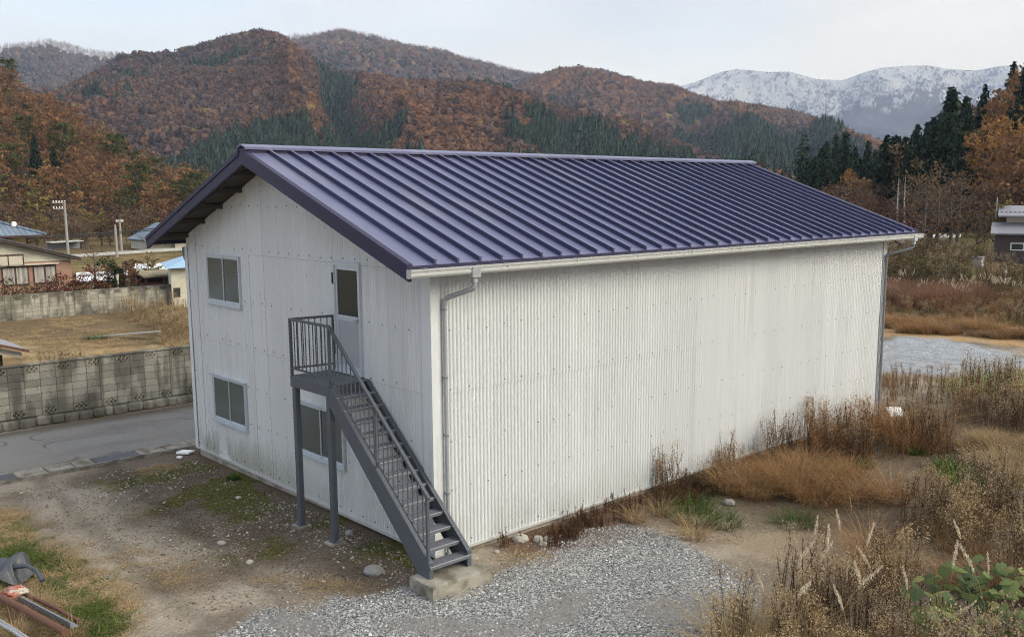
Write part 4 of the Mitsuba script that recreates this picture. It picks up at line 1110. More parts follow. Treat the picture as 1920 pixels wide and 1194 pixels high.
def conifer(seed, h, w, col, tiers=15, k=9, base=0.04):
    """Dense cedar: an irregular spire of hanging sprays round a shaded core."""
    r = np.random.default_rng(seed)
    trunk = tube([(0, 0, -0.4), (0, 0, h * 0.5), (0, 0, h * 0.98)], [0.018 * h + 0.05, 0.011 * h, 0.02], 6, False)
    col = np.array(col)
    lumps, tones = [], []
    for t in range(tiers):
        q = t / (tiers - 1)
        R_ = 0.5 * w * h * (1 - q) ** 0.72 * (0.85 + 0.3 * r.random()) + 0.012 * h
        kk = max(3, int(k * (1 - 0.62 * q)))
        for i in range(kk):
            a = (i + r.random()) * 2 * math.pi / kk
            rr = R_ * r.uniform(0.55, 0.95)
            n = 26 if q < 0.75 else 16
            c = np.array([math.cos(a) * rr, math.sin(a) * rr, h * (base + (0.985 - base) * q) - 0.25 * rr])
            d = r.normal(size=(n, 3)) * np.array([0.20, 0.20, 0.20]) * (0.36 * R_ + 0.035 * h)[None] if False else r.normal(size=(n, 3)) * (0.17 * R_ + 0.012 * h) * np.array([1, 1, 1.35])
            lumps.append(c + d); tones.append(np.repeat((col[r.integers(0, len(col))] * r.uniform(0.65, 1.35))[None], n, 0) * r.uniform(0.75, 1.25, (n, 1)))
    c = np.vstack(lumps)
    crown, cc = flakes(r, c, 0.030 * h, np.vstack(tones))
    zc = np.linspace(base * h, 0.96 * h, 9)
    core = tube([(0, 0, z) for z in zc], [0.36 * w * h * (1 - z / h) ** 0.75 + 0.01 for z in zc], 9, True)
    return (trunk, *join([(crown, cc), (core, np.repeat(col[:1] * 0.8, len(core[0]), 0))]))


def spire_conifer(seed, h, w, col, tiers=16, k=9, base=0.06):
    r = np.random.default_rng(seed)
    trunk = tube([(0, 0, -0.4), (0, 0, h * 0.5), (0, 0, h * 0.98)], [0.018 * h + 0.05, 0.011 * h, 0.02], 6, False)
    vs, cs = [], []
    for t in range(tiers):
        q = t / (tiers - 1)
        z = h * (base + (0.97 - base) * q)
        L_ = w * 0.5 * h * (1 - q) ** 0.75 * (0.8 + 0.35 * r.random()) + 0.03 * h
        kk = max(4, int(k * (1 - 0.45 * q)))
        for i in range(kk):
            a = (i + r.random()) * 2 * math.pi / kk
            ln = L_ * r.uniform(0.65, 1.15); dz = -ln * r.uniform(0.15, 0.55)
            d = np.array([math.cos(a), math.sin(a), 0]); s = np.array([-d[1], d[0], 0])
            p0 = np.array([0, 0, z + 0.06 * h * (1 - q) * 0.5]); p2 = p0 + d * ln + [0, 0, dz]; p1 = (p0 + p2) / 2 + [0, 0, 0.12 * ln]
            wd = ln * r.uniform(0.26, 0.42)
            up = np.array([0, 0, 0.16 * ln])
            tone = np.array(col[r.integers(0, len(col))]) * r.uniform(0.65, 1.35)
            for sg in (-1, 1):
                m1 = p1 + s * sg * wd - up * r.uniform(0.5, 1.4)
                m2 = p1 * 0.35 + p2 * 0.65 + s * sg * wd * 0.7 - up * r.uniform(0.3, 1.3)
                vs += [[p0, p1, m1], [p1, p2, m2], [p1, m2, m1]]
                cs += [tone * 0.95, tone * 1.1, tone]
            for _ in range(2):                                        # hanging sprays at the tip
                e = p2 + r.normal(0, 0.12, 3) * ln
                vs.append([e, e + r.normal(0, 0.16, 3) * ln, e + r.normal(0, 0.16, 3) * ln - up]); cs.append(tone * 1.15)
    v = np.array(vs).reshape(-1, 3)
    return trunk, (v, np.arange(len(v)).reshape(-1, 3)), np.repeat(np.array(cs), 3, 0)


scene['mat_bark'] = {'type': 'diffuse', 'reflectance': rgb(0.105, 0.082, 0.064)}
scene['mat_pale_bark'] = {'type': 'twosided', 'bsdf': {'type': 'diffuse', 'reflectance': rgb(0.48, 0.46, 0.43)}}
scene['mat_grey_bark'] = {'type': 'twosided', 'bsdf': {'type': 'diffuse', 'reflectance': rgb(0.115, 0.100, 0.088)}}
PROTO = {}


def proto(name, trunk, crown, colour, bark='mat_bark'):
    g = {'type': 'shapegroup', 'trunk': mikit.ply(trunk, bark), 'crown': mikit.ply(crown, 'mat_leaf', False, None, colour)}
    scene['group_' + name] = g
    PROTO[name] = g


def plant(kind, name, pos, rz, s, label, cat, group=None, sz=None):
    k = key_for(name)
    scene[k] = {'type': 'instance', 'shapegroup': {'type': 'ref', 'id': 'group_' + kind}, 'to_world': T().translate([float(q) for q in pos]).rotate([0, 0, 1], float(rz)).scale([s, s, s if sz is None else sz])}
    return tag(k, label, cat, group)


RUST, ORANGE, BROWN = [(0.235, 0.125, 0.068), (0.265, 0.148, 0.076), (0.195, 0.112, 0.068)], [(0.34, 0.190, 0.072), (0.29, 0.158, 0.062)], [(0.170, 0.118, 0.082), (0.145, 0.104, 0.076)]
YELLOW, OLIVE = [(0.27, 0.20, 0.07), (0.21, 0.165, 0.065)], [(0.105, 0.105, 0.042), (0.13, 0.118, 0.048), (0.082, 0.086, 0.036)]
PINE, CEDAR = [(0.085, 0.095, 0.040), (0.105, 0.108, 0.044)], [(0.026, 0.042, 0.026), (0.036, 0.054, 0.032), (0.020, 0.032, 0.022)]
for i in range(3): proto(f'rust_{i}', *broadleaf(100 + i, 8.5, 0.62, 620, 0.30, RUST, 0.22))
proto('orange_0', *broadleaf(110, 8.0, 0.70, 700, 0.29, ORANGE, 0.2)); proto('orange_1', *broadleaf(111, 8.0, 0.62, 620, 0.29, ORANGE + RUST, 0.25))
for i in range(2): proto(f'brown_{i}', *broadleaf(120 + i, 8.0, 0.66, 560, 0.28, BROWN + RUST[:1], 0.22))
proto('yellow_0', *broadleaf(130, 7.0, 0.6, 560, 0.27, YELLOW + OLIVE[:1], 0.25))
proto('olive_0', *broadleaf(140, 8.0, 0.72, 700, 0.28, OLIVE, 0.2))
proto('pine_0', *broadleaf(150, 13.0, 0.40, 640, 0.34, PINE, 0.55, 1.0, 0.4), bark='mat_grey_bark'); proto('pine_1', *broadleaf(151, 12.0, 0.46, 640, 0.34, PINE + OLIVE, 0.50, 1.0, 0.4), bark='mat_grey_bark')
proto('cedar_0', *conifer(160, 16.0, 0.34, CEDAR)); proto('cedar_1', *conifer(161, 16.0, 0.42, CEDAR, 15, 10)); proto('cedar_2', *conifer(162, 16.0, 0.28, CEDAR, 16, 8))
proto('fir_0', *spire_conifer(163, 16.0, 0.44, CEDAR, 20, 12, 0.03))
proto('thicket_0', *broadleaf(170, 4.0, 1.1, 480, 0.16, BROWN + [(0.16, 0.11, 0.06)], 0.08)); proto('thicket_1', *broadleaf(171, 4.0, 1.0, 420, 0.16, [(0.10, 0.055, 0.045), (0.13, 0.075, 0.055)], 0.1))
proto('bare_0', *broadleaf(180, 7.0, 0.72, 420, 0.14, [(0.14, 0.09, 0.06), (0.2, 0.12, 0.06)], 0.2), bark='mat_grey_bark')
proto('bare_1', *broadleaf(181, 7.0, 0.62, 300, 0.13, [(0.14, 0.10, 0.07)], 0.25), bark='mat_grey_bark')

# near wooded hill on the left, its trees one by one
hA = Range(SKY_A, fl((60, 152), (70, 148), (80, 140), (95, 140)), fl((60, 200), (66, 215), (70, 250), (78, 290), (95, 300)), -0.6, 90, 50, 3.0, 28.0, 1.5, 1.0, 3, 0.0)
one('hills', hA.mesh(), 'mat_forest_floor', 'near wooded hillside on the left above the valley road', 'hills', kind='structure', smooth=True)
hF = Range(SKY_F, fl((4, 90), (20, 96), (26, 112), (33, 150)), fl((4, 170), (16, 185), (22, 200), (26, 240), (33, 330)), 0.9, 90, 50, 2.5, 26.0, 1.5, 1.0, 6, 0.0)
one('hills', hF.mesh(), 'mat_forest_floor', 'near dark wooded hillside on the right behind the brown house', 'hills', kind='structure', smooth=True)
R5 = np.random.default_rng(55)


def poisson(r, rng_, n, b0, b1, s0, s1, dmin):
    p, b, s = rng_.scatter(r, 0.4, b0, b1, s0, s1)
    keep = []
    for i in range(len(p)):
        if all((p[i, 0] - p[j, 0]) ** 2 + (p[i, 1] - p[j, 1]) ** 2 > dmin ** 2 for j in keep):
            keep.append(i)
            if len(keep) >= n: break
    return p[keep], b[keep], s[keep]


p, b, s = poisson(R5, hA, 300, 62.5, 79.5, 0.0, 1.08, 3.9)
for q, bb, ss in zip(p, b, s):
    u = R5.random(); mixn = float(meshkit.noise(np.array([q[0] / 22, q[1] / 22, 0.5]), 3))
    if u < 0.09 + 0.30 * (mixn > 0.62): k, nm, lb, gr = f'pine_{R5.integers(2)}', 'pine_tree', 'tall olive-green pine in the wood on the left hillside', 'pines on the left hillside'
    elif u < 0.62: k, nm, lb, gr = f'rust_{R5.integers(3)}', 'rust_tree', 'rust-brown broadleaf tree in the wood on the left hillside', 'rust-brown trees on the left hillside'
    elif u < 0.72: k, nm, lb, gr = 'orange_1', 'orange_tree', 'orange broadleaf tree in the wood on the left hillside', 'orange trees on the left hillside'
    elif u < 0.79: k, nm, lb, gr = 'yellow_0', 'yellow_tree', 'yellowing broadleaf tree in the wood on the left hillside', 'yellowing trees on the left hillside'
    elif u < 0.94: k, nm, lb, gr = f'brown_{R5.integers(2)}', 'brown_tree', 'dull brown broadleaf tree in the wood on the left hillside', 'brown trees on the left hillside'
    else: k, nm, lb, gr = f'cedar_{R5.integers(3)}', 'conifer_tree', 'dark conifer on the left hillside', 'conifers on the left hillside'
    at_ = ('in the front rows at the foot of' if ss < 0.3 else 'halfway up' if ss < 0.75 else 'along the skyline of')
    lb = lb.replace('in the wood on the left hillside', at_ + ' the left hillside').replace('on the left hillside', at_ + ' the left hillside'); gr = gr.replace('on the', at_ + ' the')
    sc = R5.uniform(0.70, 1.15) * (0.5 if k[:3] == 'ced' else 0.78 if k[:3] == 'pin' else 0.92)
    plant(k, nm, q, R5.uniform(0, 360), sc, lb, 'tree', gr, sc * R5.uniform(0.9, 1.1))
# right-hand hillside
p, b, s = poisson(R5, hF, 290, 14.5, 31.0, 0.0, 1.08, 3.9)
for q, bb, ss in zip(p, b, s):
    u = R5.random()
    ced = 0.08 + 0.86 * (bb > 24.0) + 0.80 * math.exp(-((bb - 23.5) / 1.0) ** 2)
    if u < ced: k, nm, lb, gr = f'cedar_{R5.integers(3)}', 'cedar_tree', 'dark green cedar on the right-hand hillside', 'cedars on the right-hand hillside'
    elif R5.random() < 0.42: k, nm, lb, gr = 'orange_0' if R5.random() < 0.6 else 'orange_1', 'orange_tree', 'orange broadleaf tree on the right-hand hillside', 'orange trees on the right-hand hillside'
    elif R5.random() < 0.74: k, nm, lb, gr = f'rust_{R5.integers(3)}', 'rust_tree', 'rust-brown broadleaf tree on the right-hand hillside', 'rust-brown trees on the right-hand hillside'
    else: k, nm, lb, gr = 'olive_0', 'olive_tree', 'dark olive-green broadleaf tree on the right-hand hillside', 'olive-green trees on the right-hand hillside'
    at_ = ('in the front rows at the foot of' if ss < 0.3 else 'halfway up' if ss < 0.75 else 'along the skyline of')
    lb = lb.replace('on the', at_ + ' the'); gr = gr.replace('on the', at_ + ' the')
    sc = R5.uniform(0.8, 1.2) * ((0.70 if bb < 23.8 else 0.58) if k[:3] == 'ced' else 1.0 if bb < 23 else 0.8)
    plant(k, nm, q, R5.uniform(0, 360), sc, lb, 'tree', gr, sc * R5.uniform(0.9, 1.15))


def stand(kind, name, px_b, dist, size, label, cat='tree', group=None, dz=0.0, sz=None):
    q = polar(px_b, dist); q[2] = float(ground_z(q[0], q[1])) + dz
    return plant(kind, name, q, R5.uniform(0, 360), size, label, cat, group, sz)


# single trees one can pick out
stand('cedar_1', 'cedar_tree', 23.55, 165, 1.16, 'tallest dark cedar, its spire standing against the snowy mountains', dz=1.0)
stand('cedar_0', 'cedar_tree', 24.35, 170, 0.92, 'second tallest cedar, left of the tallest spire on the hillside', dz=1.0)
stand('cedar_1', 'cedar_tree', 22.75, 160, 0.98, 'bushy dark cedar leaning over the orange trees beside the tallest spire', dz=1.0)
stand('cedar_2', 'cedar_tree', 23.1, 150, 0.90, 'dark cedar below the tallest spire', dz=1.0)
stand('fir_0', 'cedar_tree', 31.15, 215, 1.02, 'lone cone-shaped conifer just above the right-hand slope of the purple roof', dz=0.0, sz=1.10)
stand('cedar_0', 'cedar_tree', 29.9, 230, 0.95, 'first dark conifer right of the lone cone-shaped one', dz=0)
stand('cedar_2', 'cedar_tree', 29.4, 235, 1.05, 'second dark conifer right of the lone cone-shaped one', dz=0)
stand('cedar_1', 'cedar_tree', 28.9, 225, 1.05, 'third dark conifer right of the lone cone-shaped one', dz=0)
stand('orange_0', 'orange_tree', 28.35, 125, 0.80, 'round orange tree standing in front of the dark conifers beyond the roof end', dz=-0.5)
stand('yellow_0', 'yellow_tree', 29.95, 135, 0.62, 'small yellow-green tree beside the roof slope below the conifers', dz=-0.5)
stand('olive_0', 'olive_tree', 27.3, 135, 0.70, 'olive-green tree right of the round orange one', dz=-0.5)
stand('brown_0', 'brown_tree', 25.9, 120, 1.10, 'tall thin brown tree above the two white birch stems', dz=-0.5)
stand('yellow_0', 'yellow_tree', 20.75, 84, 0.46, 'bright golden small tree behind the dark brown house', dz=1.2)
for i, (bb, dd, ss) in enumerate(((24.6, 84, 1.0), (23.9, 86, 0.92), (23.2, 88, 0.86), (22.8, 90, 0.86), (24.2, 91, 0.95))):
    stand(f'bare_{i % 2}', 'bare_tree', bb, dd, ss, ('leafless spreading tree nearest the warehouse at the field edge' if i == 0 else 'nearly leafless tree in the row at the field edge'), group=None if i == 0 else 'leafless trees at the field edge')
for bb, dd, ss in ((26.0, 88, 0.95), (25.65, 90, 0.95)):
    q = polar(bb, dd); q[2] = float(ground_z(q[0], q[1]))
    ls, ends = limbs(np.random.default_rng(int(bb * 100)), 6.6, 0.085, 0.45, 0.12, 7)
    k = thing('birch_tree', 'white-stemmed birch beyond the roof corner' + (', the thicker of the two' if bb > 25.9 else ', the straighter of the two'), 'tree')
    part(k, 'trunk', move(tube(*ls[0], 6, False), q, 0.3), 'mat_pale_bark', True)
    part(k, 'branches', move(merge([tube(a, c, 4, False) for a, c in ls[1:]]), q, 0.3), 'mat_grey_bark')
# thickets on the valley floor
for i in range(46):
    bb = R5.uniform(18.5, 31.0); dd = R5.uniform(84, 122)
    stand(f'thicket_{i % 2}', 'thicket_shrub', bb, dd, R5.uniform(0.65, 1.2), 'brown leafless thicket at the foot of the right-hand hillside', 'shrub', 'thickets at the foot of the right-hand hillside')
for i in range(44):
    bb = R5.uniform(64.5, 76.5); dd = R5.uniform(118, 142)
    kk = ('thicket_0', 'thicket_1', 'yellow_0', 'brown_0')[R5.integers(4)]
    stand(kk, 'thicket_shrub', bb, dd, R5.uniform(0.6, 1.1) * (0.55 if kk[0] in 'yb' else 1), 'brown and yellow bush along the foot of the left hillside', 'shrub', 'bushes along the foot of the left hillside')
# ---------------------------------------------------------------- neighbouring houses, poles, fields
def _tile(p, n, uv):
    a = dr.abs(dr.sin(p.y * 11.0)) * 0.35 + 0.65
    return mix((0.10, 0.135, 0.19), (0.20, 0.25, 0.32), fbm(p.x * 3, p.y * 3, 0.0, 3)) * a


flat('mat_tile', proc(_tile), 0.45)
flat('mat_blue_roof', (0.26, 0.40, 0.56), 0.4)
flat('mat_grey_roof', (0.22, 0.22, 0.245), 0.4)
flat('mat_slate', (0.07, 0.075, 0.085), 0.5)
flat('mat_beige', (0.50, 0.44, 0.36), 0.7)
flat('mat_cream', proc(lambda p, n, uv: mix((0.42, 0.40, 0.31), (0.58, 0.56, 0.47), fbm(p.y * 1.4, p.z * 1.4, p.x, 4))), 0.8)
flat('mat_ochre', (0.47, 0.33, 0.15), 0.8)
flat('mat_salmon', (0.32, 0.185, 0.135), 0.8)
flat('mat_brown_wood', (0.055, 0.030, 0.024), 0.6)
flat('mat_brown_wall', (0.060, 0.040, 0.040), 0.6)
flat('mat_curtain', proc(lambda p, n, uv: mix((0.20, 0.19, 0.17), (0.46, 0.44, 0.40), noise(p.y * 14.0, p.z * 0.6, 2.0))), 0.6)
flat('mat_post', (0.30, 0.285, 0.265), 0.6)
flat('mat_film', proc(lambda p, n, uv: mix((0.22, 0.19, 0.14), (0.66, 0.67, 0.68), smoothstep(0.30, 0.48, fbm(p.x * 0.5, p.y * 0.9, 2.0, 4)))), 0.4)
matte('mat_hay', proc(lambda p, n, uv: mix((0.20, 0.16, 0.10), (0.36, 0.32, 0.24), fbm(p.x * 5, p.y * 5, p.z * 5, 3))))

hs = thing('house', 'two-storey house with blue tiled roof and salmon walls beyond the far block wall', 'house')
X = -47.0
lower = [(2.0, -0.4), (8.85, -0.4), (8.85, 2.06), (5.2, 3.20), (2.0, 3.20)]
part(hs, 'lower_wall', extrude([(1.0, -0.4), (8.80, -0.4), (8.80, 1.98), (1.0, 2.05)], X - 6, X, 'x'), 'mat_salmon')
part(hs, 'upper_wall', extrude([(1.0, 2.06), (8.801, 2.0), (8.8, 2.08), (5.2, 3.18), (1.0, 3.2)], X - 6, X + 0.012, 'x'), 'mat_cream')
rk = part(hs, 'lean_to_roof', extrude([(9.25, 1.98), (9.22, 2.10), (5.16, 3.33), (1.0, 3.33), (1.0, 3.20), (5.2, 3.20)], X - 6.4, X + 0.5, 'x'), 'mat_brown_wood')
part(rk, 'tiles', extrude([(9.32, 2.10), (9.28, 2.17), (5.16, 3.42), (1.0, 3.42), (1.0, 3.34), (5.16, 3.34)], X - 6.5, X + 0.55, 'x'), 'mat_slate')
for (a, b) in ((5.09, 6.47), (6.72, 7.95)):
    w = key_for('window', hs)
    part(w, 'frame', merge([box(X, X + 0.08, a, a + 0.05, 0.72, 1.80), box(X, X + 0.08, b - 0.05, b, 0.72, 1.80), box(X, X + 0.08, a + 0.05, b - 0.05, 1.72, 1.80), box(X, X + 0.08, a + 0.05, b - 0.05, 0.72, 0.80), box(X, X + 0.07, (a + b) / 2 - 0.04, (a + b) / 2 + 0.04, 0.80, 1.72)]), 'mat_brown_wood')
    part(w, 'pane', box(X + 0.01, X + 0.03, a + 0.05, b - 0.05, 0.80, 1.72), 'mat_curtain')
    part(w, 'hood', box(X, X + 0.30, a - 0.12, b + 0.12, 1.84, 1.92), 'mat_beige')
for nm, a, b, z0_, z1_ in (('balcony_screen', 4.9, 6.2, 1.98, 2.50),):
    part(hs, 'balcony_frame', merge([box(X + 0.3, X + 0.38, a, b, z1_ - 0.09, z1_), box(X + 0.3, X + 0.38, a, a + 0.06, z0_ - 0.1, z1_ - 0.09), box(X + 0.3, X + 0.38, b - 0.06, b, z0_ - 0.1, z1_ - 0.09), box(X + 0.3, X + 0.37, 5.36, 5.42, z0_ - 0.1, z1_ - 0.09), box(X + 0.012, X + 0.3, b - 0.05, b - 0.001, z1_ - 0.08, z1_ - 0.02)]), 'mat_brown_wood')
part(hs, 'balcony_panel', box(X + 0.33, X + 0.36, 4.96, 6.14, 1.90, 2.41), 'mat_beige')
XU = -50.0
part(hs, 'storey_wall', extrude([(2.0, 2.4), (7.36, 2.4), (7.36, 3.45), (2.0, 3.45)], XU - 6, XU, 'x'), 'mat_ochre')
part(hs, 'storey_band', merge([box(XU, XU + 0.04, 7.27, 7.37, 2.5, 3.4), box(XU, XU + 0.04, 2.0, 7.27, 3.30, 3.4)]), 'mat_brown_wood')
for a, b in ((4.6, 5.42), (5.50, 6.28)):
    w = key_for('window', hs)
    part(w, 'frame', box(XU, XU + 0.05, a, b, 2.55, 3.28), 'mat_brown_wood')
    part(w, 'pane', box(XU + 0.051, XU + 0.06, a + 0.08, b - 0.08, 2.6, 3.2), 'mat_curtain')
hip = (np.array([[XU + 0.9, -1, 3.46], [XU + 0.9, 8.15, 3.46], [XU - 7, 8.15, 3.46], [XU - 7, -1, 3.46], [XU - 3, 3.6, 5.05], [XU - 3, 2.0, 5.05]], float), np.array([[0, 1, 4], [0, 4, 5], [1, 2, 4], [2, 3, 5], [2, 5, 4], [3, 0, 5], [0, 2, 1], [0, 3, 2]]))
rk = part(hs, 'tiled_roof', hip, 'mat_tile')
part(rk, 'eave_board', merge([box(XU + 0.80, XU + 0.88, -1, 8.10, 3.36, 3.459), box(XU - 6.9, XU + 0.80, 8.04, 8.12, 3.36, 3.459)]), 'mat_brown_wood')
part(rk, 'ridge_tile', merge([tube([(XU + 0.9, 8.15, 3.50), (XU - 3, 3.6, 5.10)], 0.09, 6), tube([(XU - 3, 3.6, 5.10), (XU - 3, 2, 5.10)], 0.11, 6)]), 'mat_tile')
part(rk, 'ornament', tube([(XU - 0.3, 6.75, 3.95), (XU - 0.3, 6.75, 4.2), (XU - 0.3, 6.75, 4.25)], [0.16, 0.14, 0.03], 8), 'mat_white')

sh = thing('shed', 'cream shed with a pale blue metal roof ending the far block wall', 'shed')
part(sh, 'wall', extrude([(-37.4, 10.87), (-37.4, 15.6), (-41.0, 15.6), (-41.0, 12.15)], -0.4, 1.90, 'z'), 'mat_cream')
part(sh, 'roof', (np.array([[-36.9, 10.40, 1.95], [-36.9, 16.0, 1.95], [-41.4, 16.0, 1.95], [-41.4, 11.9, 1.95], [-39.2, 13.6, 2.75], [-39.2, 14.6, 2.75]]), np.array([[0, 1, 5], [0, 5, 4], [1, 2, 5], [2, 3, 4], [2, 4, 5], [3, 0, 4], [0, 2, 1], [0, 3, 2]])), 'mat_blue_roof')
w = key_for('window', sh)
part(w, 'frame', merge([box(-37.4, -37.35, 10.96, 11.30, 0.38, 0.44), box(-37.4, -37.35, 10.96, 11.30, 0.82, 0.88), box(-37.4, -37.35, 10.96, 11.00, 0.44, 0.82), box(-37.4, -37.35, 11.26, 11.30, 0.44, 0.82)]), 'mat_brown_wood')
part(w, 'pane', box(-37.4, -37.38, 11.0, 11.26, 0.44, 0.82), 'mat_pane_dark')
lt = thing('lean_to', 'low open woodshed with a weathered beige sheet roof behind the far block wall', 'woodshed')
part(lt, 'roof', (lambda m: m)(extrude([(-41.6, 1.14), (-41.6, 1.24), (-42.9, 1.46), (-42.9, 1.36)], 10.95, 13.2, 'y')), 'mat_hay')
for y_ in (11.1, 12.1, 13.1):
    part(lt, 'post', box(-41.8, -41.7, y_, y_ + 0.09, -0.3, 1.16), 'mat_brown_wood')
part(lt, 'back_wall', box(-42.8, -42.7, 11.0, 13.15, -0.3, 1.33), 'mat_brown_wood')
for i in range(3):
    part(lt, 'stacked_plank', box(-42.6, -41.9, 11.1, 12.9, 0.20 + 0.22 * i, 0.36 + 0.22 * i), 'mat_rust')
h3 = thing('farmhouse', 'distant farmhouse with a blue-grey gabled roof and white gable across the valley', 'house')
C = polar(68.85, 112)
cx, cy = C[0], C[1]
part(h3, 'wall', box(cx - 5, cx, cy - 1.2, cy + 6.0, -0.5, 1.1), 'mat_cream')
part(h3, 'gable', extrude([(cy - 0.6, 1.1), (cy + 4.2, 1.1), (cy + 1.8, 2.35)], cx - 4.5, cx - 0.5, 'x'), 'mat_white')
part(h3, 'roof', extrude([(cy - 1.6, 0.88), (cy + 1.8, 2.62), (cy + 7.5, 2.62), (cy + 7.5, 2.50), (cy + 1.85, 2.46), (cy - 1.5, 0.76)], cx - 5.2, cx - 0.1, 'x'), 'mat_tile')
part(h3, 'lower_roof', extrude([(cx - 0.1, 1.32), (cx + 1.4, 0.82), (cx + 1.4, 0.74), (cx - 0.1, 1.22)], cy - 2.0, cy + 4.0, 'y'), 'mat_slate')
part(h3, 'porch', box(cx, cx + 0.7, cy + 1.6, cy + 3.2, -0.4, 0.6), 'mat_beige')
gr = thing('field_shelter', 'low shelter with a pale corrugated roof at the foot of the left hillside', 'shelter')
C = polar(73.45, 118)
part(gr, 'roof', beam((C[0], C[1] - 2.2, 0.62), (C[0], C[1] + 1.3, 0.70), 2.2, 0.08), 'mat_gutter')
for y_ in (-2.0, -0.4, 1.1):
    part(gr, 'post', box(C[0] + 0.8, C[0] + 0.9, C[1] + y_, C[1] + y_ + 0.1, -0.4, 0.6), 'mat_brown_wood')
part(gr, 'back_wall', box(C[0] - 0.6, C[0] - 0.5, C[1] - 2.2, C[1] + 1.3, -0.4, 0.6), 'mat_grey_roof')


def pole(b, dist, top, label, arms=()):
    q = polar(b, dist)
    k = thing('utility_pole', label, 'utility pole')
    part(k, 'shaft', tube([(q[0], q[1], -0.5), (q[0], q[1], top * 0.5), (q[0], q[1], top)], [0.15, 0.13, 0.10], 8), 'mat_post', True)
    s = np.array([-math.sin(math.radians(b + 78)), math.cos(math.radians(b + 78)), 0])
    for z, ln, off in arms:
        part(k, 'crossarm', beam(q + s * (off - ln) + [0, 0, z], q + s * (off + ln) + [0, 0, z], 0.09, 0.09), 'mat_post')
        for t in np.linspace(-0.9, 0.9, 5):
            part(k, 'insulator', tube([q + s * (off + t * ln) + [0, 0, z + 0.045], q + s * (off + t * ln) + [0, 0, z + 0.24]], [0.06, 0.045], 6), 'mat_white')
    return q


qa = pole(73.52, 98, 5.25, 'tall pale utility pole with two crossarms near the blue-tiled house', ((5.1, 0.55, 0.45), (4.55, 0.55, 0.45)))
qb = pole(71.05, 100, 2.95, 'thin white pole standing by the roadside beyond the field, the nearer of two')
qc = pole(70.80, 106, 3.30, 'grey pole just beside the thin white roadside pole', ((3.05, 0.35, 0.0),))
qd = polar(66.6, 106); qz = polar(80, 97)
for i, (z1, z2) in enumerate(((2.35, 2.75), (2.15, 2.6))):
    pts = [np.array([*(qz[:2] * (1 - t) + qd[:2] * t), z1 * (1 - t) + z2 * t - 0.5 * math.sin(math.pi * t) + (0.9 if False else 0)]) for t in np.linspace(0, 1, 13)]
    one('power_line', tube(pts, 0.045, 4), 'mat_dark', ('upper' if i == 0 else 'lower') + ' black overhead cable crossing in front of the left hillside', 'cable')
gq0, gq1 = polar(74.6, 101), polar(66.0, 108)
gk = thing('guard_rail', 'long white guard rail along the valley road beyond the fields', 'guard rail')
d_ = gq1 - gq0
part(gk, 'rail', beam(gq0 + [0, 0, -0.10], gq1 + [0, 0, 0.12], 0.10, 0.30), 'mat_gutter')
for t in np.linspace(0.02, 0.98, 9):
    q = gq0 + d_ * t
    part(gk, 'post', box(q[0] - 0.3, q[0] - 0.12, q[1] - 0.06, q[1] + 0.06, -0.6, 0.0 + 0.2 * t), 'mat_post')
r6 = np.random.default_rng(66)
for a, b, d0, d1, lab in ((66.4, 70.2, 74, 88, 'white plastic sheeting over field rows beside the pale blue shed roof'), (70.5, 73.2, 71, 80, 'white plastic sheeting over field rows behind the red maple')):
    nb, nd = 26, 12
    B_, D_ = np.meshgrid(np.linspace(a, b, nb), np.linspace(d0, d1, nd), indexing='ij')
    P_ = np.stack([EYE[0] - np.sin(np.radians(B_)) * D_, EYE[1] + np.cos(np.radians(B_)) * D_, -0.20 + 0.10 * np.sin(D_ * 2.6) + 0.05 * r6.random(B_.shape)], -1)
    k_ = (np.arange(nb - 1)[:, None] * nd + np.arange(nd - 1)[None]).ravel()
    one('plastic_mulch', (P_.reshape(-1, 3), np.vstack([np.stack([k_, k_ + nd, k_ + nd + 1], 1), np.stack([k_, k_ + nd + 1, k_ + 1], 1)])), 'mat_film', lab, 'plastic sheeting', smooth=True)

# garden plants behind the far wall
def garden(kind, x, y, s, label, cat='shrub', group=None, sz=None, z=-0.3, name=None):
    return plant(kind, name or 'garden_shrub', (x, y, z), R5.uniform(0, 360), s, label, cat, group, sz)


proto('maple_0', *broadleaf(301, 3.0, 1.05, 900, 0.10, [(0.105, 0.022, 0.018), (0.14, 0.034, 0.022), (0.085, 0.026, 0.018)], 0.12))
proto('evergreen_0', *broadleaf(302, 3.0, 0.72, 1200, 0.10, [(0.016, 0.030, 0.014), (0.024, 0.040, 0.018)], 0.08, 1.0, 0.8))
proto('russet_0', *broadleaf(303, 4.2, 0.55, 800, 0.11, [(0.105, 0.045, 0.026), (0.135, 0.062, 0.034)], 0.12))
proto('dry_0', *broadleaf(304, 2.2, 1.1, 420, 0.09, [(0.15, 0.11, 0.06), (0.20, 0.15, 0.07), (0.10, 0.06, 0.04)], 0.08))
proto('winter_0', *broadleaf(305, 4.2, 0.8, 60, 0.08, [(0.10, 0.06, 0.04)], 0.3), bark='mat_grey_bark')
garden('maple_0', -41.0, 8.0, 0.66, 'dark red maple bush in front of the house beyond the far block wall', 'maple', name='maple_shrub')
garden('maple_0', -41.4, 6.7, 0.56, 'smaller purplish-red bush under the house windows', name='maple_shrub')
garden('evergreen_0', -41.2, 9.15, 0.74, 'dark green clipped evergreen beside the red maple bush', name='evergreen_shrub')
garden('russet_0', -41.4, 9.95, 0.60, 'russet column-shaped tree right of the dark evergreen', 'tree', name='russet_tree')
garden('winter_0', -50.5, 11.2, 0.72, 'leafless spreading tree right of the house eaves', 'tree', name='bare_tree')
garden('winter_0', -52.0, 15.2, 0.55, 'small leafless tree before the white plastic sheeting', 'tree', name='bare_tree')
garden('yellow_0', -48.0, 14.0, 0.30, 'yellow-green bush left of the pale blue shed roof')
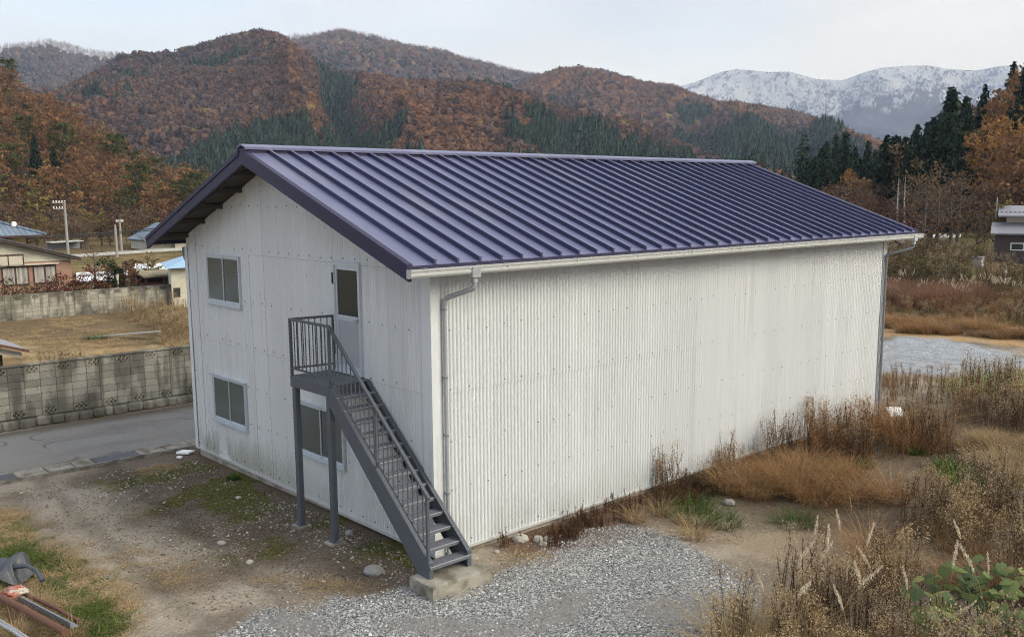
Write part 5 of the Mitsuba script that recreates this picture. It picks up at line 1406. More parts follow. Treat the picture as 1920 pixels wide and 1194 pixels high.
for i, (x, y, s) in enumerate(((-41.0, 3.4, 0.8), (-41.2, 4.2, 0.75), (-40.6, 5.0, 0.8), (-41.0, 5.8, 0.7), (-40.4, 4.6, 0.6), (-40.7, 6.6, 0.55), (-44.2, 11.4, 0.7), (-44.5, 12.4, 0.8), (-46.0, 13.3, 0.8), (-41.6, 10.75, 0.5), (-40.8, 7.4, 0.42), (-42.5, 11.3, 0.5), (-43.5, 10.6, 0.8), (-46.5, 11.6, 0.75), (-40.2, 3.8, 0.7), (-40.3, 5.6, 0.6), (-42.2, 7.4, 0.7), (-40.6, 10.4, 0.4), (-48.5, 12.8, 0.8))):
    garden('dry_0' if i % 3 else 'thicket_1', x, y, s * (0.55 if i % 3 == 0 else 0.85), 'dry brown garden bush behind the far block wall', 'shrub', 'dry garden bushes behind the far block wall')
garden('yellow_0', -40.6, 5.35, 0.17, 'bright yellow little bush among the dry garden bushes')
one('garden_post', merge([box(-40.85, -40.75, 9.22, 9.32, -0.3, 1.35), box(-40.87, -40.73, 9.20, 9.34, 1.35, 1.5)]), 'mat_cream', 'thin cream marker post in front of the dark evergreen', 'post')
one('garden_post', box(-42.9, -42.75, 11.0, 11.15, -0.3, 1.6), 'mat_post', 'grey post beside the beige woodshed roof', 'post')

# little roof over the lane wall at the left edge
lr = thing('hut', 'small hut whose red-edged roof corner shows over the near block wall', 'hut')
part(lr, 'roof', extrude([(-1.62, 1.57), (-6.0, 3.0), (-6.0, 2.93), (-1.62, 1.50)], -18.6, -16.3, 'x'), 'mat_grey_roof')
part(lr, 'roof_edge', extrude([(-1.60, 1.56), (-6.0, 3.02), (-6.0, 2.94), (-1.60, 1.48)], -16.297, -16.24, 'x'), 'mat_rust')
part(lr, 'fascia', extrude([(-1.75, 1.48), (-6.0, 2.90), (-6.0, 2.62), (-1.75, 1.32)], -16.5, -16.44, 'x'), 'mat_beige')
part(lr, 'post', box(-16.9, -16.78, -2.28, -2.16, -0.3, 1.6), 'mat_brown_wood')
part(lr, 'wall', box(-18.5, -17.0, -6.0, -2.35, -0.3, 1.45), 'mat_brown_wood')

# ---- right side: brown house, box, logs
bh = thing('brown_house', 'dark brown house with two grey metal roofs at the edge of the field', 'house')
O = np.array([-17.15, 66.05, 0.0]); ang = math.radians(20.0)
ux = np.array([math.cos(ang), math.sin(ang), 0]); uy = np.array([-math.sin(ang), math.cos(ang), 0])


def turned(m): return O + m[0][:, :1] * ux + m[0][:, 1:2] * uy + m[0][:, 2:] * np.array([0, 0, 1.0]), m[1]


part(bh, 'wall', turned(box(0.05, 7, 0.6, 7, -0.2, 2.5)), 'mat_brown_wall')
part(bh, 'lower_roof', turned(extrude([(0.0, 2.42), (0.0, 2.53), (2.6, 3.28), (2.6, 3.17)], -0.25, 7.3, 'x')), 'mat_grey_roof')
part(bh, 'upper_wall', turned(box(0.75, 6.5, 2.6, 6.5, 2.9, 3.80)), 'mat_beige')
part(bh, 'upper_roof', turned(extrude([(1.6, 3.72), (1.6, 3.82), (4.2, 4.55), (6.6, 3.9), (6.6, 3.8), (4.2, 4.45)], 0.15, 7.2, 'x')), 'mat_grey_roof')
part(bh, 'snow_guard', turned(merge([box(x_, x_ + 0.18, 2.35, 2.40, 4.00, 4.10) for x_ in np.arange(0.3, 7, 0.30)])), 'mat_slate', kind='stuff')
w = key_for('window', bh)
part(w, 'frame', turned(merge([box(1.15, 2.9, 0.54, 0.60, 1.22, 1.29), box(1.15, 2.9, 0.54, 0.60, 1.73, 1.80), box(1.15, 1.22, 0.54, 0.60, 1.29, 1.73), box(2.0, 2.06, 0.54, 0.60, 1.29, 1.73), box(2.83, 2.9, 0.54, 0.60, 1.29, 1.73)])), 'mat_white')
part(w, 'pane', turned(box(1.22, 2.83, 0.57, 0.59, 1.29, 1.73)), 'mat_pane_dark')
q = polar(20.95, 80)
one('vent_pipe', tube([(q[0] - 1.2, q[1] + 3, 3.5), (q[0] - 1.2, q[1] + 3, 5.2)], 0.05, 6), 'mat_post', 'thin white pole rising behind the upper grey roof', 'pole')
q = polar(21.7, 76)
ub = thing('utility_box', 'grey steel cabinet standing in the weeds before the brown house', 'cabinet')
part(ub, 'body', cbox(q[0] - 0.32, q[0] + 0.32, q[1] - 0.25, q[1] + 0.25, 0.1, 0.85, 0.03), 'mat_gutter')
part(ub, 'lid', cbox(q[0] - 0.37, q[0] + 0.37, q[1] - 0.30, q[1] + 0.30, 0.85, 0.98, 0.03), 'mat_grey_roof')
q = polar(20.35, 66)
one('marker_post', cbox(q[0] - 0.05, q[0] + 0.05, q[1] - 0.05, q[1] + 0.05, 0.0, 1.0, 0.02), 'mat_white', 'white marker post in the pampas grass below the brown house', 'post')
for i, (b0, dd0, b1, dd1, rad_, mt, lab) in enumerate(((24.9, 91, 22.7, 92.5, 0.26, 'mat_white', 'long white pipe lying along the bank under the leafless trees'), (26.0, 89, 23.4, 88.0, 0.15, 'mat_post', 'pale fallen log on the bank behind the warehouse'), (26.2, 84, 24.9, 82.0, 0.18, 'mat_hay', 'short thick log beside the far downpipe'))):
    a, b = polar(b0, dd0), polar(b1, dd1)
    a[2] = float(ground_z(a[0], a[1])) + rad_ + 0.15; b[2] = float(ground_z(b[0], b[1])) + rad_ + 0.15
    one('pipe' if i == 0 else 'log', tube([a, (a + b) / 2 + [0, 0, 0.05], b], [rad_, rad_ * 0.95, rad_ * 0.8], 10), mt, lab, 'pipe' if i == 0 else 'log', smooth=40)
q = polar(26.55, 150)
gh = thing('greenhouse', 'pale arched greenhouse half hidden by the roof slope', 'greenhouse')
part(gh, 'roof', (lambda m: (m[0] + q + [0, 0, 0], m[1]))(extrude([(-4.2 * math.cos(t), 1.5 + 1.9 * math.sin(t)) for t in np.linspace(0, math.pi, 13)], -8, 0, 'y')), 'mat_gutter')
part(gh, 'wall', (lambda m: (m[0] + q, m[1]))(box(-4.15, 4.15, -7.9, -0.1, -1.0, 1.5)), 'mat_gutter')
# ---------------------------------------------------------------- weeds, grass and stones round the building
N7 = np.random.default_rng(707)
DRY = [(0.38, 0.275, 0.155), (0.31, 0.215, 0.12), (0.43, 0.325, 0.20)]
RUSTY = [(0.32, 0.175, 0.080), (0.37, 0.215, 0.10), (0.25, 0.13, 0.065)]
DEAD = [(0.150, 0.096, 0.062), (0.205, 0.135, 0.086), (0.110, 0.070, 0.048)]
GREEN = [(0.060, 0.105, 0.026), (0.080, 0.125, 0.032), (0.045, 0.075, 0.022)]
LIME = [(0.14, 0.21, 0.040), (0.11, 0.17, 0.035)]
STRAW = [(0.48, 0.37, 0.22), (0.42, 0.30, 0.16)]


def group(name, mesh, col, mat='mat_leaf'):
    scene['group_' + name] = {'type': 'shapegroup', 'body': mikit.ply(mesh, mat, False, None, col)}


def weed(r, h, cols, n_leaf, leaf, spread=0.10, seed_head=None):
    """One dead stalk: a leaning stem hung with shrivelled leaves, a dry flower spray on top."""
    lean = r.normal(0, 0.10, 2) * h
    pts = [np.array([0, 0, -0.05]), np.array([lean[0] * 0.3, lean[1] * 0.3, h * 0.5]), np.array([lean[0], lean[1], h])]
    stem = tube(pts, [0.0085, 0.007, 0.004], 3, False)
    sc = np.repeat(np.array([cols[0]]) * 0.75, len(stem[0]), 0)
    t = r.uniform(0.15, 1.0, n_leaf)
    c = np.stack([np.interp(t, [0, .5, 1], [p[k] for p in pts]) for k in range(3)], -1)
    c[:, :2] += r.normal(0, spread, (n_leaf, 2)) * (1.15 - t[:, None]) ** 0.5
    c[:, 2] -= np.abs(r.normal(0, 0.05, n_leaf))
    lf = flakes(r, c, leaf, np.array(cols)[r.integers(0, len(cols), n_leaf)] * r.uniform(0.6, 1.35, (n_leaf, 1)), 1, 2.2, 0.26)
    out = [(stem, sc), lf]
    if seed_head is not None:
        k = 46
        e = pts[-1] + r.normal(0, 1, (k, 3)) * [0.055, 0.055, 0.08] + [0, 0, -0.02]
        out.append(flakes(r, e, leaf * 0.62, np.array(seed_head)[r.integers(0, len(seed_head), k)] * r.uniform(0.7, 1.3, (k, 1))))
    return join(out)


def clump(r, n, rad, h, cols, n_leaf, leaf, head=None):
    ps = []
    for _ in range(n):
        a, q = r.uniform(0, 2 * np.pi), rad * math.sqrt(r.random())
        m, c = weed(r, h * r.uniform(0.55, 1.1), cols, n_leaf, leaf, 0.038, head)
        ps.append((move(m, (q * math.cos(a), q * math.sin(a), 0)), c))
    return join(ps)


HEAD = [(0.42, 0.33, 0.225), (0.36, 0.275, 0.18)]
for i in range(3):
    m, c = clump(N7, 13, 0.36, 1.2, DEAD, 70, 0.025, HEAD); group(f'dead_weed_{i}', m, c)
for i in range(2):
    m, c = clump(N7, 9, 0.36, 0.95, [(0.26, 0.19, 0.12), (0.33, 0.25, 0.165), (0.20, 0.135, 0.085)], 46, 0.028, STRAW); group(f'tan_weed_{i}', m, c)
for i in range(2):
    m, c = clump(N7, 8, 0.32, 1.0, [(0.25, 0.145, 0.075), (0.32, 0.195, 0.10), (0.19, 0.105, 0.058)], 64, 0.025, RUSTY); group(f'rusty_weed_{i}', m, c)
for i in range(2):
    m, c = clump(N7, 10, 0.30, 0.40, [(0.125, 0.068, 0.045), (0.165, 0.095, 0.060)], 24, 0.026); group(f'low_brown_{i}', m, c)
for i in range(2):
    m, c = tuft(N7, 170, 0.16, 0.55, DRY, 0.009, 0.7, 0.9); group(f'dry_tuft_{i}', m, c)
    m, c = tuft(N7, 300, 0.30, 0.85, RUSTY + DRY[:1], 0.010, 0.75, 1.0); group(f'rust_grass_{i}', m, c)
    m, c = tuft(N7, 260, 0.30, 0.42, GREEN, 0.011, 0.9, 1.0); group(f'green_grass_{i}', m, c)
    m, c = tuft(N7, 60, 0.14, 0.13, STRAW + DRY, 0.009, 1.6, 1.2, 3); group(f'straw_{i}', m, c)
    m, c = tuft(N7, 70, 0.15, 0.14, GREEN + LIME, 0.010, 1.3, 1.0, 3); group(f'turf_{i}', m, c)
for i in range(2):
    m, c = tuft(N7, 260, 0.40, 1.1, [(0.24, 0.135, 0.090), (0.30, 0.18, 0.125), (0.20, 0.105, 0.07)], 0.012, 0.35, 0.5); group(f'reed_{i}', m, c)
m, c = tuft(N7, 120, 0.22, 1.0, [(0.42, 0.33, 0.18), (0.34, 0.25, 0.13)], 0.013, 0.7, 1.0, 6); group('pampas_leaf', m, c)
m, c = tuft(N7, 150, 0.30, 0.30, LIME + GREEN, 0.045, 0.9, 0.7, 4); group('broad_green', m, c)


def low_by_house(p):
    b = np.degrees(np.arctan2(EYE[0] - p[:, 0], p[:, 1] - EYE[1])); d = np.hypot(p[:, 0] - EYE[0], p[:, 1] - EYE[1])
    return p[(b > 22.2) | (d < 50) | ((np.arange(len(p)) % 4 == 0) & (d < 70))]


def put_stuff(base, kinds, pts, s0, s1, label, cat, zoff=0.0, zmul=(0.9, 1.15)):
    """One stuff object of many copies: base__001, base__002, ... all under one label."""
    key = key_for(base)
    labels[key] = {'label': label, 'category': cat, 'kind': 'stuff'}
    for i, (x, y) in enumerate(pts):
        s = N7.uniform(s0, s1); sz = s * N7.uniform(*zmul)
        scene[f'{key}__{i + 1:03d}'] = {'type': 'instance', 'shapegroup': {'type': 'ref', 'id': 'group_' + kinds[N7.integers(len(kinds))]}, 'to_world': T().translate([float(x), float(y), float(ground_z(x, y)) + zoff]).rotate([0, 0, 1], float(N7.uniform(0, 360))).scale([s, s, sz])}


def inside(pts, poly):
    x, y = pts[:, 0], pts[:, 1]; c = np.zeros(len(pts), bool); n = len(poly)
    for i in range(n):
        (ax, ay), (bx, by) = poly[i], poly[i - 1]
        c ^= ((ay > y) != (by > y)) & (x < (bx - ax) * (y - ay) / (by - ay + 1e-12) + ax)
    return c


def fill(poly, n, patchy=0.0, scale=1.0, seed=1):
    p = np.array(poly); lo, hi = p.min(0), p.max(0); out = []
    for _ in range(60):
        q = lo + (hi - lo) * N7.random((n * 3, 2))
        q = q[inside(q, poly)]
        if patchy: q = q[meshkit.fbm(np.concatenate([q / scale, q[:, :1] * 0], 1), 3, seed) > patchy]
        out += list(q)
        if len(out) >= n: break
    return np.array(out[:n])


def clear(p): return p[np.hypot((p[:, 0] - 7.15) / 1.1, (p[:, 1] - 3.75) / 1.25) > 1]


# dead weed thickets on the right
THICKET = [(4.55, 1.4), (4.9, 2.4), (5.0, 4.2), (4.3, 6.0), (4.2, 7.6), (5.0, 9.2), (6.6, 9.4), (8.0, 7.4), (9.2, 4.0), (9.0, -0.5), (6.2, -1.0)]
put_stuff('dead_weeds', ['dead_weed_0', 'dead_weed_1', 'tan_weed_0', 'dead_weed_2', 'tan_weed_1', 'rust_grass_0'], clear(fill(THICKET, 170, 0.36, 1.1, 14)), 0.5, 1.1, 'dense thicket of dead brown weeds filling the lower right corner', 'dead weeds')
put_stuff('dead_weeds', ['rusty_weed_0', 'rusty_weed_1', 'dead_weed_1'], fill([(0.35, 8.6), (0.4, 12.6), (1.3, 12.9), (2.5, 13.2), (3.1, 12.5), (2.2, 10.8), (1.3, 9.0)], 44), 0.55, 1.1, 'rust-brown tall weeds along the far half of the long wall', 'dead weeds')
put_stuff('dead_weeds', ['dead_weed_0', 'dead_weed_2', 'rusty_weed_0', 'tan_weed_0'], fill([(-0.3, 18.2), (0.9, 20.6), (3.2, 18.5), (3.9, 15.6), (3.0, 14.6), (1.2, 16.2)], 46), 0.7, 1.25, 'band of tall dark dead weeds behind the rusty grass tuft', 'dead weeds')
put_stuff('dead_weeds', ['rusty_weed_0', 'rusty_weed_1'], fill([(-1.8, 16.6), (-0.4, 16.5), (-0.2, 19.0), (-2.0, 19.6)], 18), 0.4, 0.7, 'reddish weeds behind the far corner of the warehouse', 'dead weeds')
put_stuff('wall_weeds', ['low_brown_0', 'low_brown_1'], fill([(0.12, 1.3), (0.85, 1.6), (0.7, 2.9), (1.0, 4.4), (1.0, 6.6), (0.15, 6.9)], 95, 0.44, 0.8, 3), 0.4, 0.8, 'reddish-brown low weeds along the foot of the long wall', 'weeds')
put_stuff('wall_weeds', ['dead_weed_1', 'rusty_weed_1'], fill([(0.15, 5.2), (0.4, 5.2), (0.8, 8.6), (0.15, 8.8)], 12), 0.4, 0.75, 'thin stalks standing against the middle of the long wall', 'weeds')
put_stuff('mixed_grass', ['green_grass_0', 'dry_tuft_0', 'rust_grass_0', 'dry_tuft_1'], fill([(0.5, 6.2), (2.2, 6.6), (2.3, 9.4), (1.0, 9.2)], 46), 0.6, 1.1, 'tangled green and rusty grass by the long wall', 'grass')
put_stuff('dry_grass', ['dry_tuft_0', 'dry_tuft_1', 'straw_0'], fill([(0.9, 4.4), (2.0, 4.2), (5.0, 5.4), (4.4, 10.5), (2.4, 13.5), (3.8, 17), (6, 14), (5, 4.2)], 190, 0.46, 1.2, 5), 0.35, 0.9, 'scattered dry grass on the bare soil right of the gravel', 'grass')
put_stuff('dry_grass', ['dry_tuft_0', 'dry_tuft_1'], fill([(3.0, 13.8), (5.0, 10.2), (6.4, 11.0), (4.2, 15.0)], 40), 0.6, 1.2, 'flattened pale grass at the right edge', 'grass')
put_stuff('grass_verge', ['straw_0', 'straw_1', 'straw_0', 'turf_0', 'straw_1', 'straw_1'], fill(GRASS_EDGE[1:7] + [(-1.5, -6.6), (-6, -7.2), (-9.5, -7.5)], 620), 0.7, 1.3, 'verge of dry and green grass in the lower left corner', 'grass')
put_stuff('grass_verge', ['turf_0', 'turf_1'], fill([(-5.6, -4.6), (-4.2, -4.5), (-3.9, -5.2), (-5.3, -5.4)], 60), 0.8, 1.3, 'fresh green grass beside the grey plastic scrap', 'grass')
put_stuff('grass_verge', ['turf_0', 'turf_1'], fill([(-2.3, -4.5), (-1.4, -4.45), (-0.8, -4.75), (-1.1, -5.0), (-2.0, -4.95)], 46), 0.7, 1.2, 'bright green grass patch at the lower edge below the yard', 'grass')
put_stuff('yard_straw', ['straw_0', 'straw_1'], np.vstack([fill([(-8.9, -1.5), (-8.2, -1.5), (-8.1, -0.8), (-8.8, -0.7)], 40), fill([(-1.6, -2.6), (-0.6, -2.3), (0.2, -1.6), (0.1, -1.25), (-1.2, -1.9)], 34), fill([(-4.4, -3.2), (-2.2, -2.9), (-2.0, -3.5), (-4.2, -3.9)], 22), fill([(-8, -4.2), (-1, -2.4), (-2, -4.0)], 26)]), 0.45, 0.9, 'dry straw wisps lying about the dirt yard', 'grass')
# the field between the block walls, the grass strip behind, the far meadow
put_stuff('field_grass', ['dry_tuft_0', 'dry_tuft_1', 'tan_weed_0', 'dry_tuft_0', 'tan_weed_1'], fill([(-37.5, 7.6), (-37.6, 10.8), (-30, 11.5), (-22, 9.6), (-16.2, 6.0), (-16.4, 1.8), (-23, 4.6), (-30, 7.0)], 330), 0.55, 1.1, 'tall tan grass in the field between the two block walls', 'grass')
put_stuff('field_grass', ['straw_0', 'straw_1'], fill([(-37, -2), (-37, 6.5), (-31, 6.2), (-27, 5.0), (-22, 5.0), (-16, 2), (-16, -5)], 900, 0.40, 3.0, 4), 0.8, 2.0, 'mown straw-coloured grass over the near block wall', 'grass')
put_stuff('field_weeds', ['dead_weed_0', 'dead_weed_2'], fill([(-18.5, -1.6), (-16, -1.8), (-15.8, 0.8), (-18, 0.6)], 12), 0.8, 1.3, 'dead stalks standing behind the near block wall', 'weeds')
put_stuff('meadow_grass', ['dry_tuft_0', 'rust_grass_1', 'dry_tuft_1'], fill([(-6.8, 29.6), (-4.5, 30.6), (3, 31.5), (3, 33.4), (-5, 33), (-9, 32.0)], 260), 0.6, 1.0, 'tan grass strip beyond the rear gravel', 'grass')
put_stuff('meadow_grass', ['dead_weed_0', 'dry_tuft_0', 'green_grass_0', 'rusty_weed_0', 'dry_tuft_1'], fill([(-9.6, 32.6), (2.5, 34.5), (2.5, 40), (-13, 40)], 330), 0.5, 1.0, 'tangled wild grass in the middle of the back field', 'grass')
put_stuff('reed_grass', ['reed_0', 'reed_1'], fill([(-17.5, 38.5), (-8.0, 38.0), (-7.6, 43), (-18, 45)], 300), 0.75, 1.2, 'pinkish-brown reed grass beyond the rear gravel', 'grass')
put_stuff('reed_grass', ['rust_grass_1', 'dead_weed_2', 'rusty_weed_1'], fill([(-6.5, 40), (3, 41), (3, 48), (-6, 48)], 170), 0.7, 1.1, 'brown reed grass at the right edge of the back field', 'grass')
group_bush = proto('olive_bush', *broadleaf(321, 1.6, 1.2, 360, 0.085, [(0.135, 0.125, 0.055), (0.17, 0.145, 0.07), (0.10, 0.10, 0.045)], 0.06))
put_stuff('scrub', ['olive_bush', 'dry_0', 'olive_bush'], low_by_house(fill([(-22, 47), (-8, 44), (2, 47), (-3, 62), (-22, 63)], 190)), 0.45, 0.95, 'olive and brown bushes scattered over the slope below the bank', 'scrub')
put_stuff('scrub', ['green_grass_0', 'green_grass_1', 'dead_weed_1', 'broad_green'], low_by_house(fill([(-22, 48), (-8, 45), (2, 49), (-3, 62), (-22, 63)], 460)), 0.9, 1.7, 'olive-green scrub and weeds sloping up to the bank', 'scrub')
# pampas plumes
def plume(r, h, bend):
    az = r.uniform(0, 2 * np.pi)
    t = np.linspace(0, 1, 7)
    x = bend * h * t ** 2.4; z = h * (t - 0.25 * bend * t ** 3)
    pts = np.stack([x * math.cos(az), x * math.sin(az), z - 0.05], -1)
    stalk = tube(pts, np.linspace(0.005, 0.002, 7), 4, False)
    n = 170
    u = r.uniform(0.76, 1.0, n)
    c = np.stack([np.interp(u, t, pts[:, k]) for k in range(3)], -1) + r.normal(0, 0.0062, (n, 3)) * (0.4 + 1.6 * np.sin(np.pi * (u - 0.76) / 0.26))[:, None]
    f, _ = flakes(r, c, 0.030, np.ones((n, 3)), 1, 2.5, 0.16)
    e = pts[-1] - pts[-3]; e /= np.linalg.norm(e)
    return stalk, f, np.repeat(np.array([[0.72, 0.63, 0.49]]) * r.uniform(0.75, 1.25, (n, 1)), 4, 0)


for i in range(4):
    stalk, f, c = plume(np.random.default_rng(800 + i), 1.75, (0.10, 0.30, 0.20, 0.38)[i])
    scene[f'group_pampas_{i}'] = {'type': 'shapegroup', 'stalk': mikit.ply(stalk, 'mat_tinted', False, None, np.repeat([[0.36, 0.27, 0.15]], len(stalk[0]), 0)), 'plume': mikit.ply(f, 'mat_leaf', False, None, c)}
spots = [(4.95, 2.9), (5.2, 2.3), (5.5, 3.2), (5.35, 2.6), (5.75, 2.4), (6.0, 3.0), (6.15, 2.2), (5.95, 1.7), (6.5, 2.7), (6.7, 3.3), (6.35, 1.5), (6.9, 2.5), (7.0, 3.9), (7.2, 3.4), (5.15, 1.6), (5.6, 1.2), (4.9, 3.9), (7.2, 4.6), (6.3, 4.9), (5.0, 2.0)]
for i, (x, y) in enumerate(spots):
    plant(f'pampas_{i % 4}', 'pampas_stem', (x, y, float(ground_z(x, y))), N7.uniform(0, 360), N7.uniform(0.62, 0.95), 'cream feathery pampas plume on a thin stalk in the lower right weeds', 'pampas grass', 'pampas plumes in the lower right weeds')
put_stuff('pampas_foliage', ['pampas_leaf'], fill([(4.6, 1.0), (5.2, 2.4), (6.4, 1.9), (6.2, 0.4), (5.0, 0.2)], 16), 0.7, 1.0, 'arching straw-coloured pampas leaves at the lower edge', 'grass')
for i in range(2):
    ps = []
    for _ in range(7):
        stalk, f, c = plume(N7, 1.9, N7.uniform(0.1, 0.4)); a = N7.uniform(0, 6.28); q = 0.5 * math.sqrt(N7.random()); d = (q * math.cos(a), q * math.sin(a), 0)
        ps += [(move(stalk, d), np.repeat([[0.30, 0.20, 0.12]], len(stalk[0]), 0)), (move(f, d), c * 0.92)]
    m, c = join(ps); c = c * 0.95; group(f'plume_clump_{i}', m, c)
put_stuff('pampas_drift', ['plume_clump_0', 'plume_clump_1'], np.vstack([fill([(-17.8, 40), (-8, 39.2), (-7, 44), (-18, 46)], 30, 0.45, 2.0, 7), fill([(-6, 41), (3, 42), (3, 50), (-6, 48)], 18)]), 0.35, 0.8, 'drift of pale pampas plumes above the reed grass behind the warehouse', 'pampas grass')

# single plants that stand out
def alone(kind, x, y, s, label, cat='grass tuft', sz=None, name='grass_tuft'):
    return plant(kind, name, (x, y, float(ground_z(x, y))), N7.uniform(0, 360), s, label, cat, None, sz)


def bare_group(kind): pass


alone('rust_grass_0', 1.55, 13.1, 1.75, 'big golden-rust grass tuft right of the far wall corner', sz=1.45)
alone('rust_grass_1', 1.15, 12.9, 1.25, 'golden-rust grass tuft close to the far wall corner', sz=1.4)
alone('rust_grass_1', 2.05, 12.4, 1.45, 'golden-rust grass tuft hanging over the bare soil', sz=1.3)
alone('rust_grass_0', 2.9, 8.0, 1.5, 'broad rust-coloured grass mound in front of the weed thicket', sz=0.95)
alone('rust_grass_1', 2.5, 7.3, 1.25, 'rust-coloured grass mound next to the gravelly soil', sz=0.9)
alone('rust_grass_1', 3.4, 8.5, 1.2, 'rust-coloured grass mound at the rear of the broad one', sz=0.95)
alone('green_grass_0', 1.55, 4.75, 1.35, 'lush green grass clump between wall and gravel', sz=1.0)
alone('green_grass_1', 1.15, 5.15, 1.1, 'green grass clump nearer the long wall', sz=0.9)
alone('green_grass_1', 2.05, 4.95, 0.95, 'smaller green grass clump right of the lush one', sz=0.8)
alone('dry_tuft_0', 0.95, 3.75, 0.95, 'dry grass tuft at the tip of the gravel', sz=0.8)
alone('dry_tuft_1', 2.05, 4.05, 1.25, 'straw-coloured tuft in front of the green grass clump', sz=0.8)
alone('straw_0', 0.85, 0.95, 1.8, 'mat of orange dry grass right of the concrete slab', sz=1.1)
alone('straw_1', 1.05, 1.25, 1.6, 'orange dry grass mat behind the first, near the white rocks', sz=1.0)
alone('broad_green', 3.4, 11.3, 1.1, 'bright lime-green leafy plant on the bare soil', 'plant', 1.2, 'leafy_plant')
alone('broad_green', 3.85, 10.6, 1.25, 'dark green leafy plant right of the lime-green one', 'plant', 1.0, 'leafy_plant')
alone('green_grass_0', 4.2, 10.2, 1.4, 'low dark green clump among the weeds', 'plant', 0.9, 'leafy_plant')
alone('broad_green', 4.9, 11.6, 1.0, 'green leafy plant close to the right edge', 'plant', 0.9, 'leafy_plant')
alone('broad_green', 1.9, 10.2, 0.8, 'small green plant under the rusty weeds', 'plant', 0.8, 'leafy_plant')
alone('turf_0', -1.05, -0.55, 1.2, 'small bright green weed beside the stairs', 'plant', 1.0, 'leafy_plant')
alone('broad_green', -6.6, -0.35, 0.42, 'small green weed at the foot of the gable wall', 'plant', 0.7, 'leafy_plant')
alone('low_brown_0', 0.25, 1.35, 0.9, 'red-brown weed mound beside the drain block', 'weed', 0.7, 'low_bush')
alone('green_grass_1', 2.9, 5.9, 1.1, 'small green tuft at the edge of the sandy soil', 'plant', 0.8, 'leafy_plant')
alone('broad_green', 2.2, 12.0, 0.7, 'green weed in front of the rusty grass by the far corner', 'plant', 0.8, 'leafy_plant')
alone('green_grass_0', 5.2, 12.6, 1.2, 'green clump in the flattened pale grass', 'plant', 0.9, 'leafy_plant')
alone('green_grass_0', -29.0, 4.2, 1.4, 'green weed clump in the straw field', 'plant', 1.0, 'leafy_plant')
alone('broad_green', -36.6, 9.6, 1.6, 'green weeds under the pale shed', 'plant', 1.0, 'leafy_plant')


def big_leaf_plant():
    """Tall climbing plant with large heart-shaped leaves: parts are its stems and each large leaf."""
    r = np.random.default_rng(909)
    k = thing('broadleaf_weed', 'tall green plant with large rounded leaves in the lower right corner', 'plant')
    cx_, cy_ = 7.15, 3.75
    z0_ = float(ground_z(cx_, cy_))
    stems = []
    heart = np.array([(0, 0), (0.28, -0.14), (0.52, 0.10), (0.48, 0.46), (0.22, 0.82), (0, 1.0), (-0.22, 0.82), (-0.48, 0.46), (-0.52, 0.10), (-0.28, -0.14)])
    tris = np.array([[0, i, i + 1] for i in range(1, 9)] + [[0, 9, 1]])[:8]
    scale_pts = np.vstack([heart, [[0, 0.5]]])
    fan = np.array([[10, i, (i + 1) % 10] for i in range(10)])
    for i in range(260):
        a, q = r.uniform(0, 2 * np.pi), 1.0 * math.sqrt(r.random())
        p0 = np.array([cx_ + q * math.cos(a), cy_ + q * math.sin(a) * 1.25, z0_])
        zt = r.uniform(0.30, 1.05) * (1.15 - 0.40 * q)
        tip = p0 + np.array([r.normal(0, 0.12), r.normal(0, 0.12), zt])
        if i % 3 == 0: stems.append(tube([p0, (p0 + tip) / 2 + r.normal(0, 0.03, 3), tip], [0.008, 0.006, 0.004], 4, False))
        size = r.uniform(0.10, 0.21)
        az, tilt = r.uniform(0, 2 * np.pi), r.uniform(0.15, 0.95)
        e1 = np.array([-math.sin(az), math.cos(az), 0]); e2 = np.array([math.cos(az) * math.cos(tilt), math.sin(az) * math.cos(tilt), -math.sin(tilt)]); e3 = np.cross(e1, e2)
        bend = -0.20 * (scale_pts[:, 1] ** 2) - 0.25 * np.abs(scale_pts[:, 0])
        v = tip + size * (scale_pts[:, :1] * e1 + scale_pts[:, 1:] * e2 + bend[:, None] * np.abs(e3[2]) * np.array([0, 0, 1]))
        col = np.array([(0.165, 0.205, 0.085), (0.115, 0.155, 0.080), (0.30, 0.30, 0.13)][r.choice(3, p=[0.48, 0.34, 0.18])]) * r.uniform(0.75, 1.25)
        part(k, 'leaf', (v, fan), 'mat_leaf', False, color=np.repeat(col[None], 11, 0))
    part(k, 'stem', merge(stems), 'mat_bark')


big_leaf_plant()

# crushed stone and pebbles
def stones(r, pts, size, cols, flat_=0.7):
    n = len(pts)
    v = np.array([[1, 0, 0], [-1, 0, 0], [0, 1, 0], [0, -1, 0], [0, 0, 1], [0, 0, -1]], float)
    f = np.array([[0, 2, 4], [2, 1, 4], [1, 3, 4], [3, 0, 4], [2, 0, 5], [1, 2, 5], [3, 1, 5], [0, 3, 5]])
    s = size * r.lognormal(0, 0.38, n)
    vv = (v[None] + r.normal(0, 0.28, (n, 6, 3))) * s[:, None, None] * np.array([1, 0.9, flat_])
    a = r.uniform(0, 2 * np.pi, n); ca, sa = np.cos(a)[:, None], np.sin(a)[:, None]
    x, y = vv[..., 0] * ca - vv[..., 1] * sa, vv[..., 0] * sa + vv[..., 1] * ca
    vv = np.stack([x, y, vv[..., 2]], -1) + np.concatenate([pts, (ground_z(pts[:, 0], pts[:, 1]) + s * 0.2)[:, None]], 1)[:, None]
    c = np.array(cols)[r.integers(0, len(cols), n)] * r.uniform(0.7, 1.3, (n, 1))
    return (vv.reshape(-1, 3), (f[None] + np.arange(n)[:, None, None] * 6).reshape(-1, 3)), np.repeat(c, 6, 0)


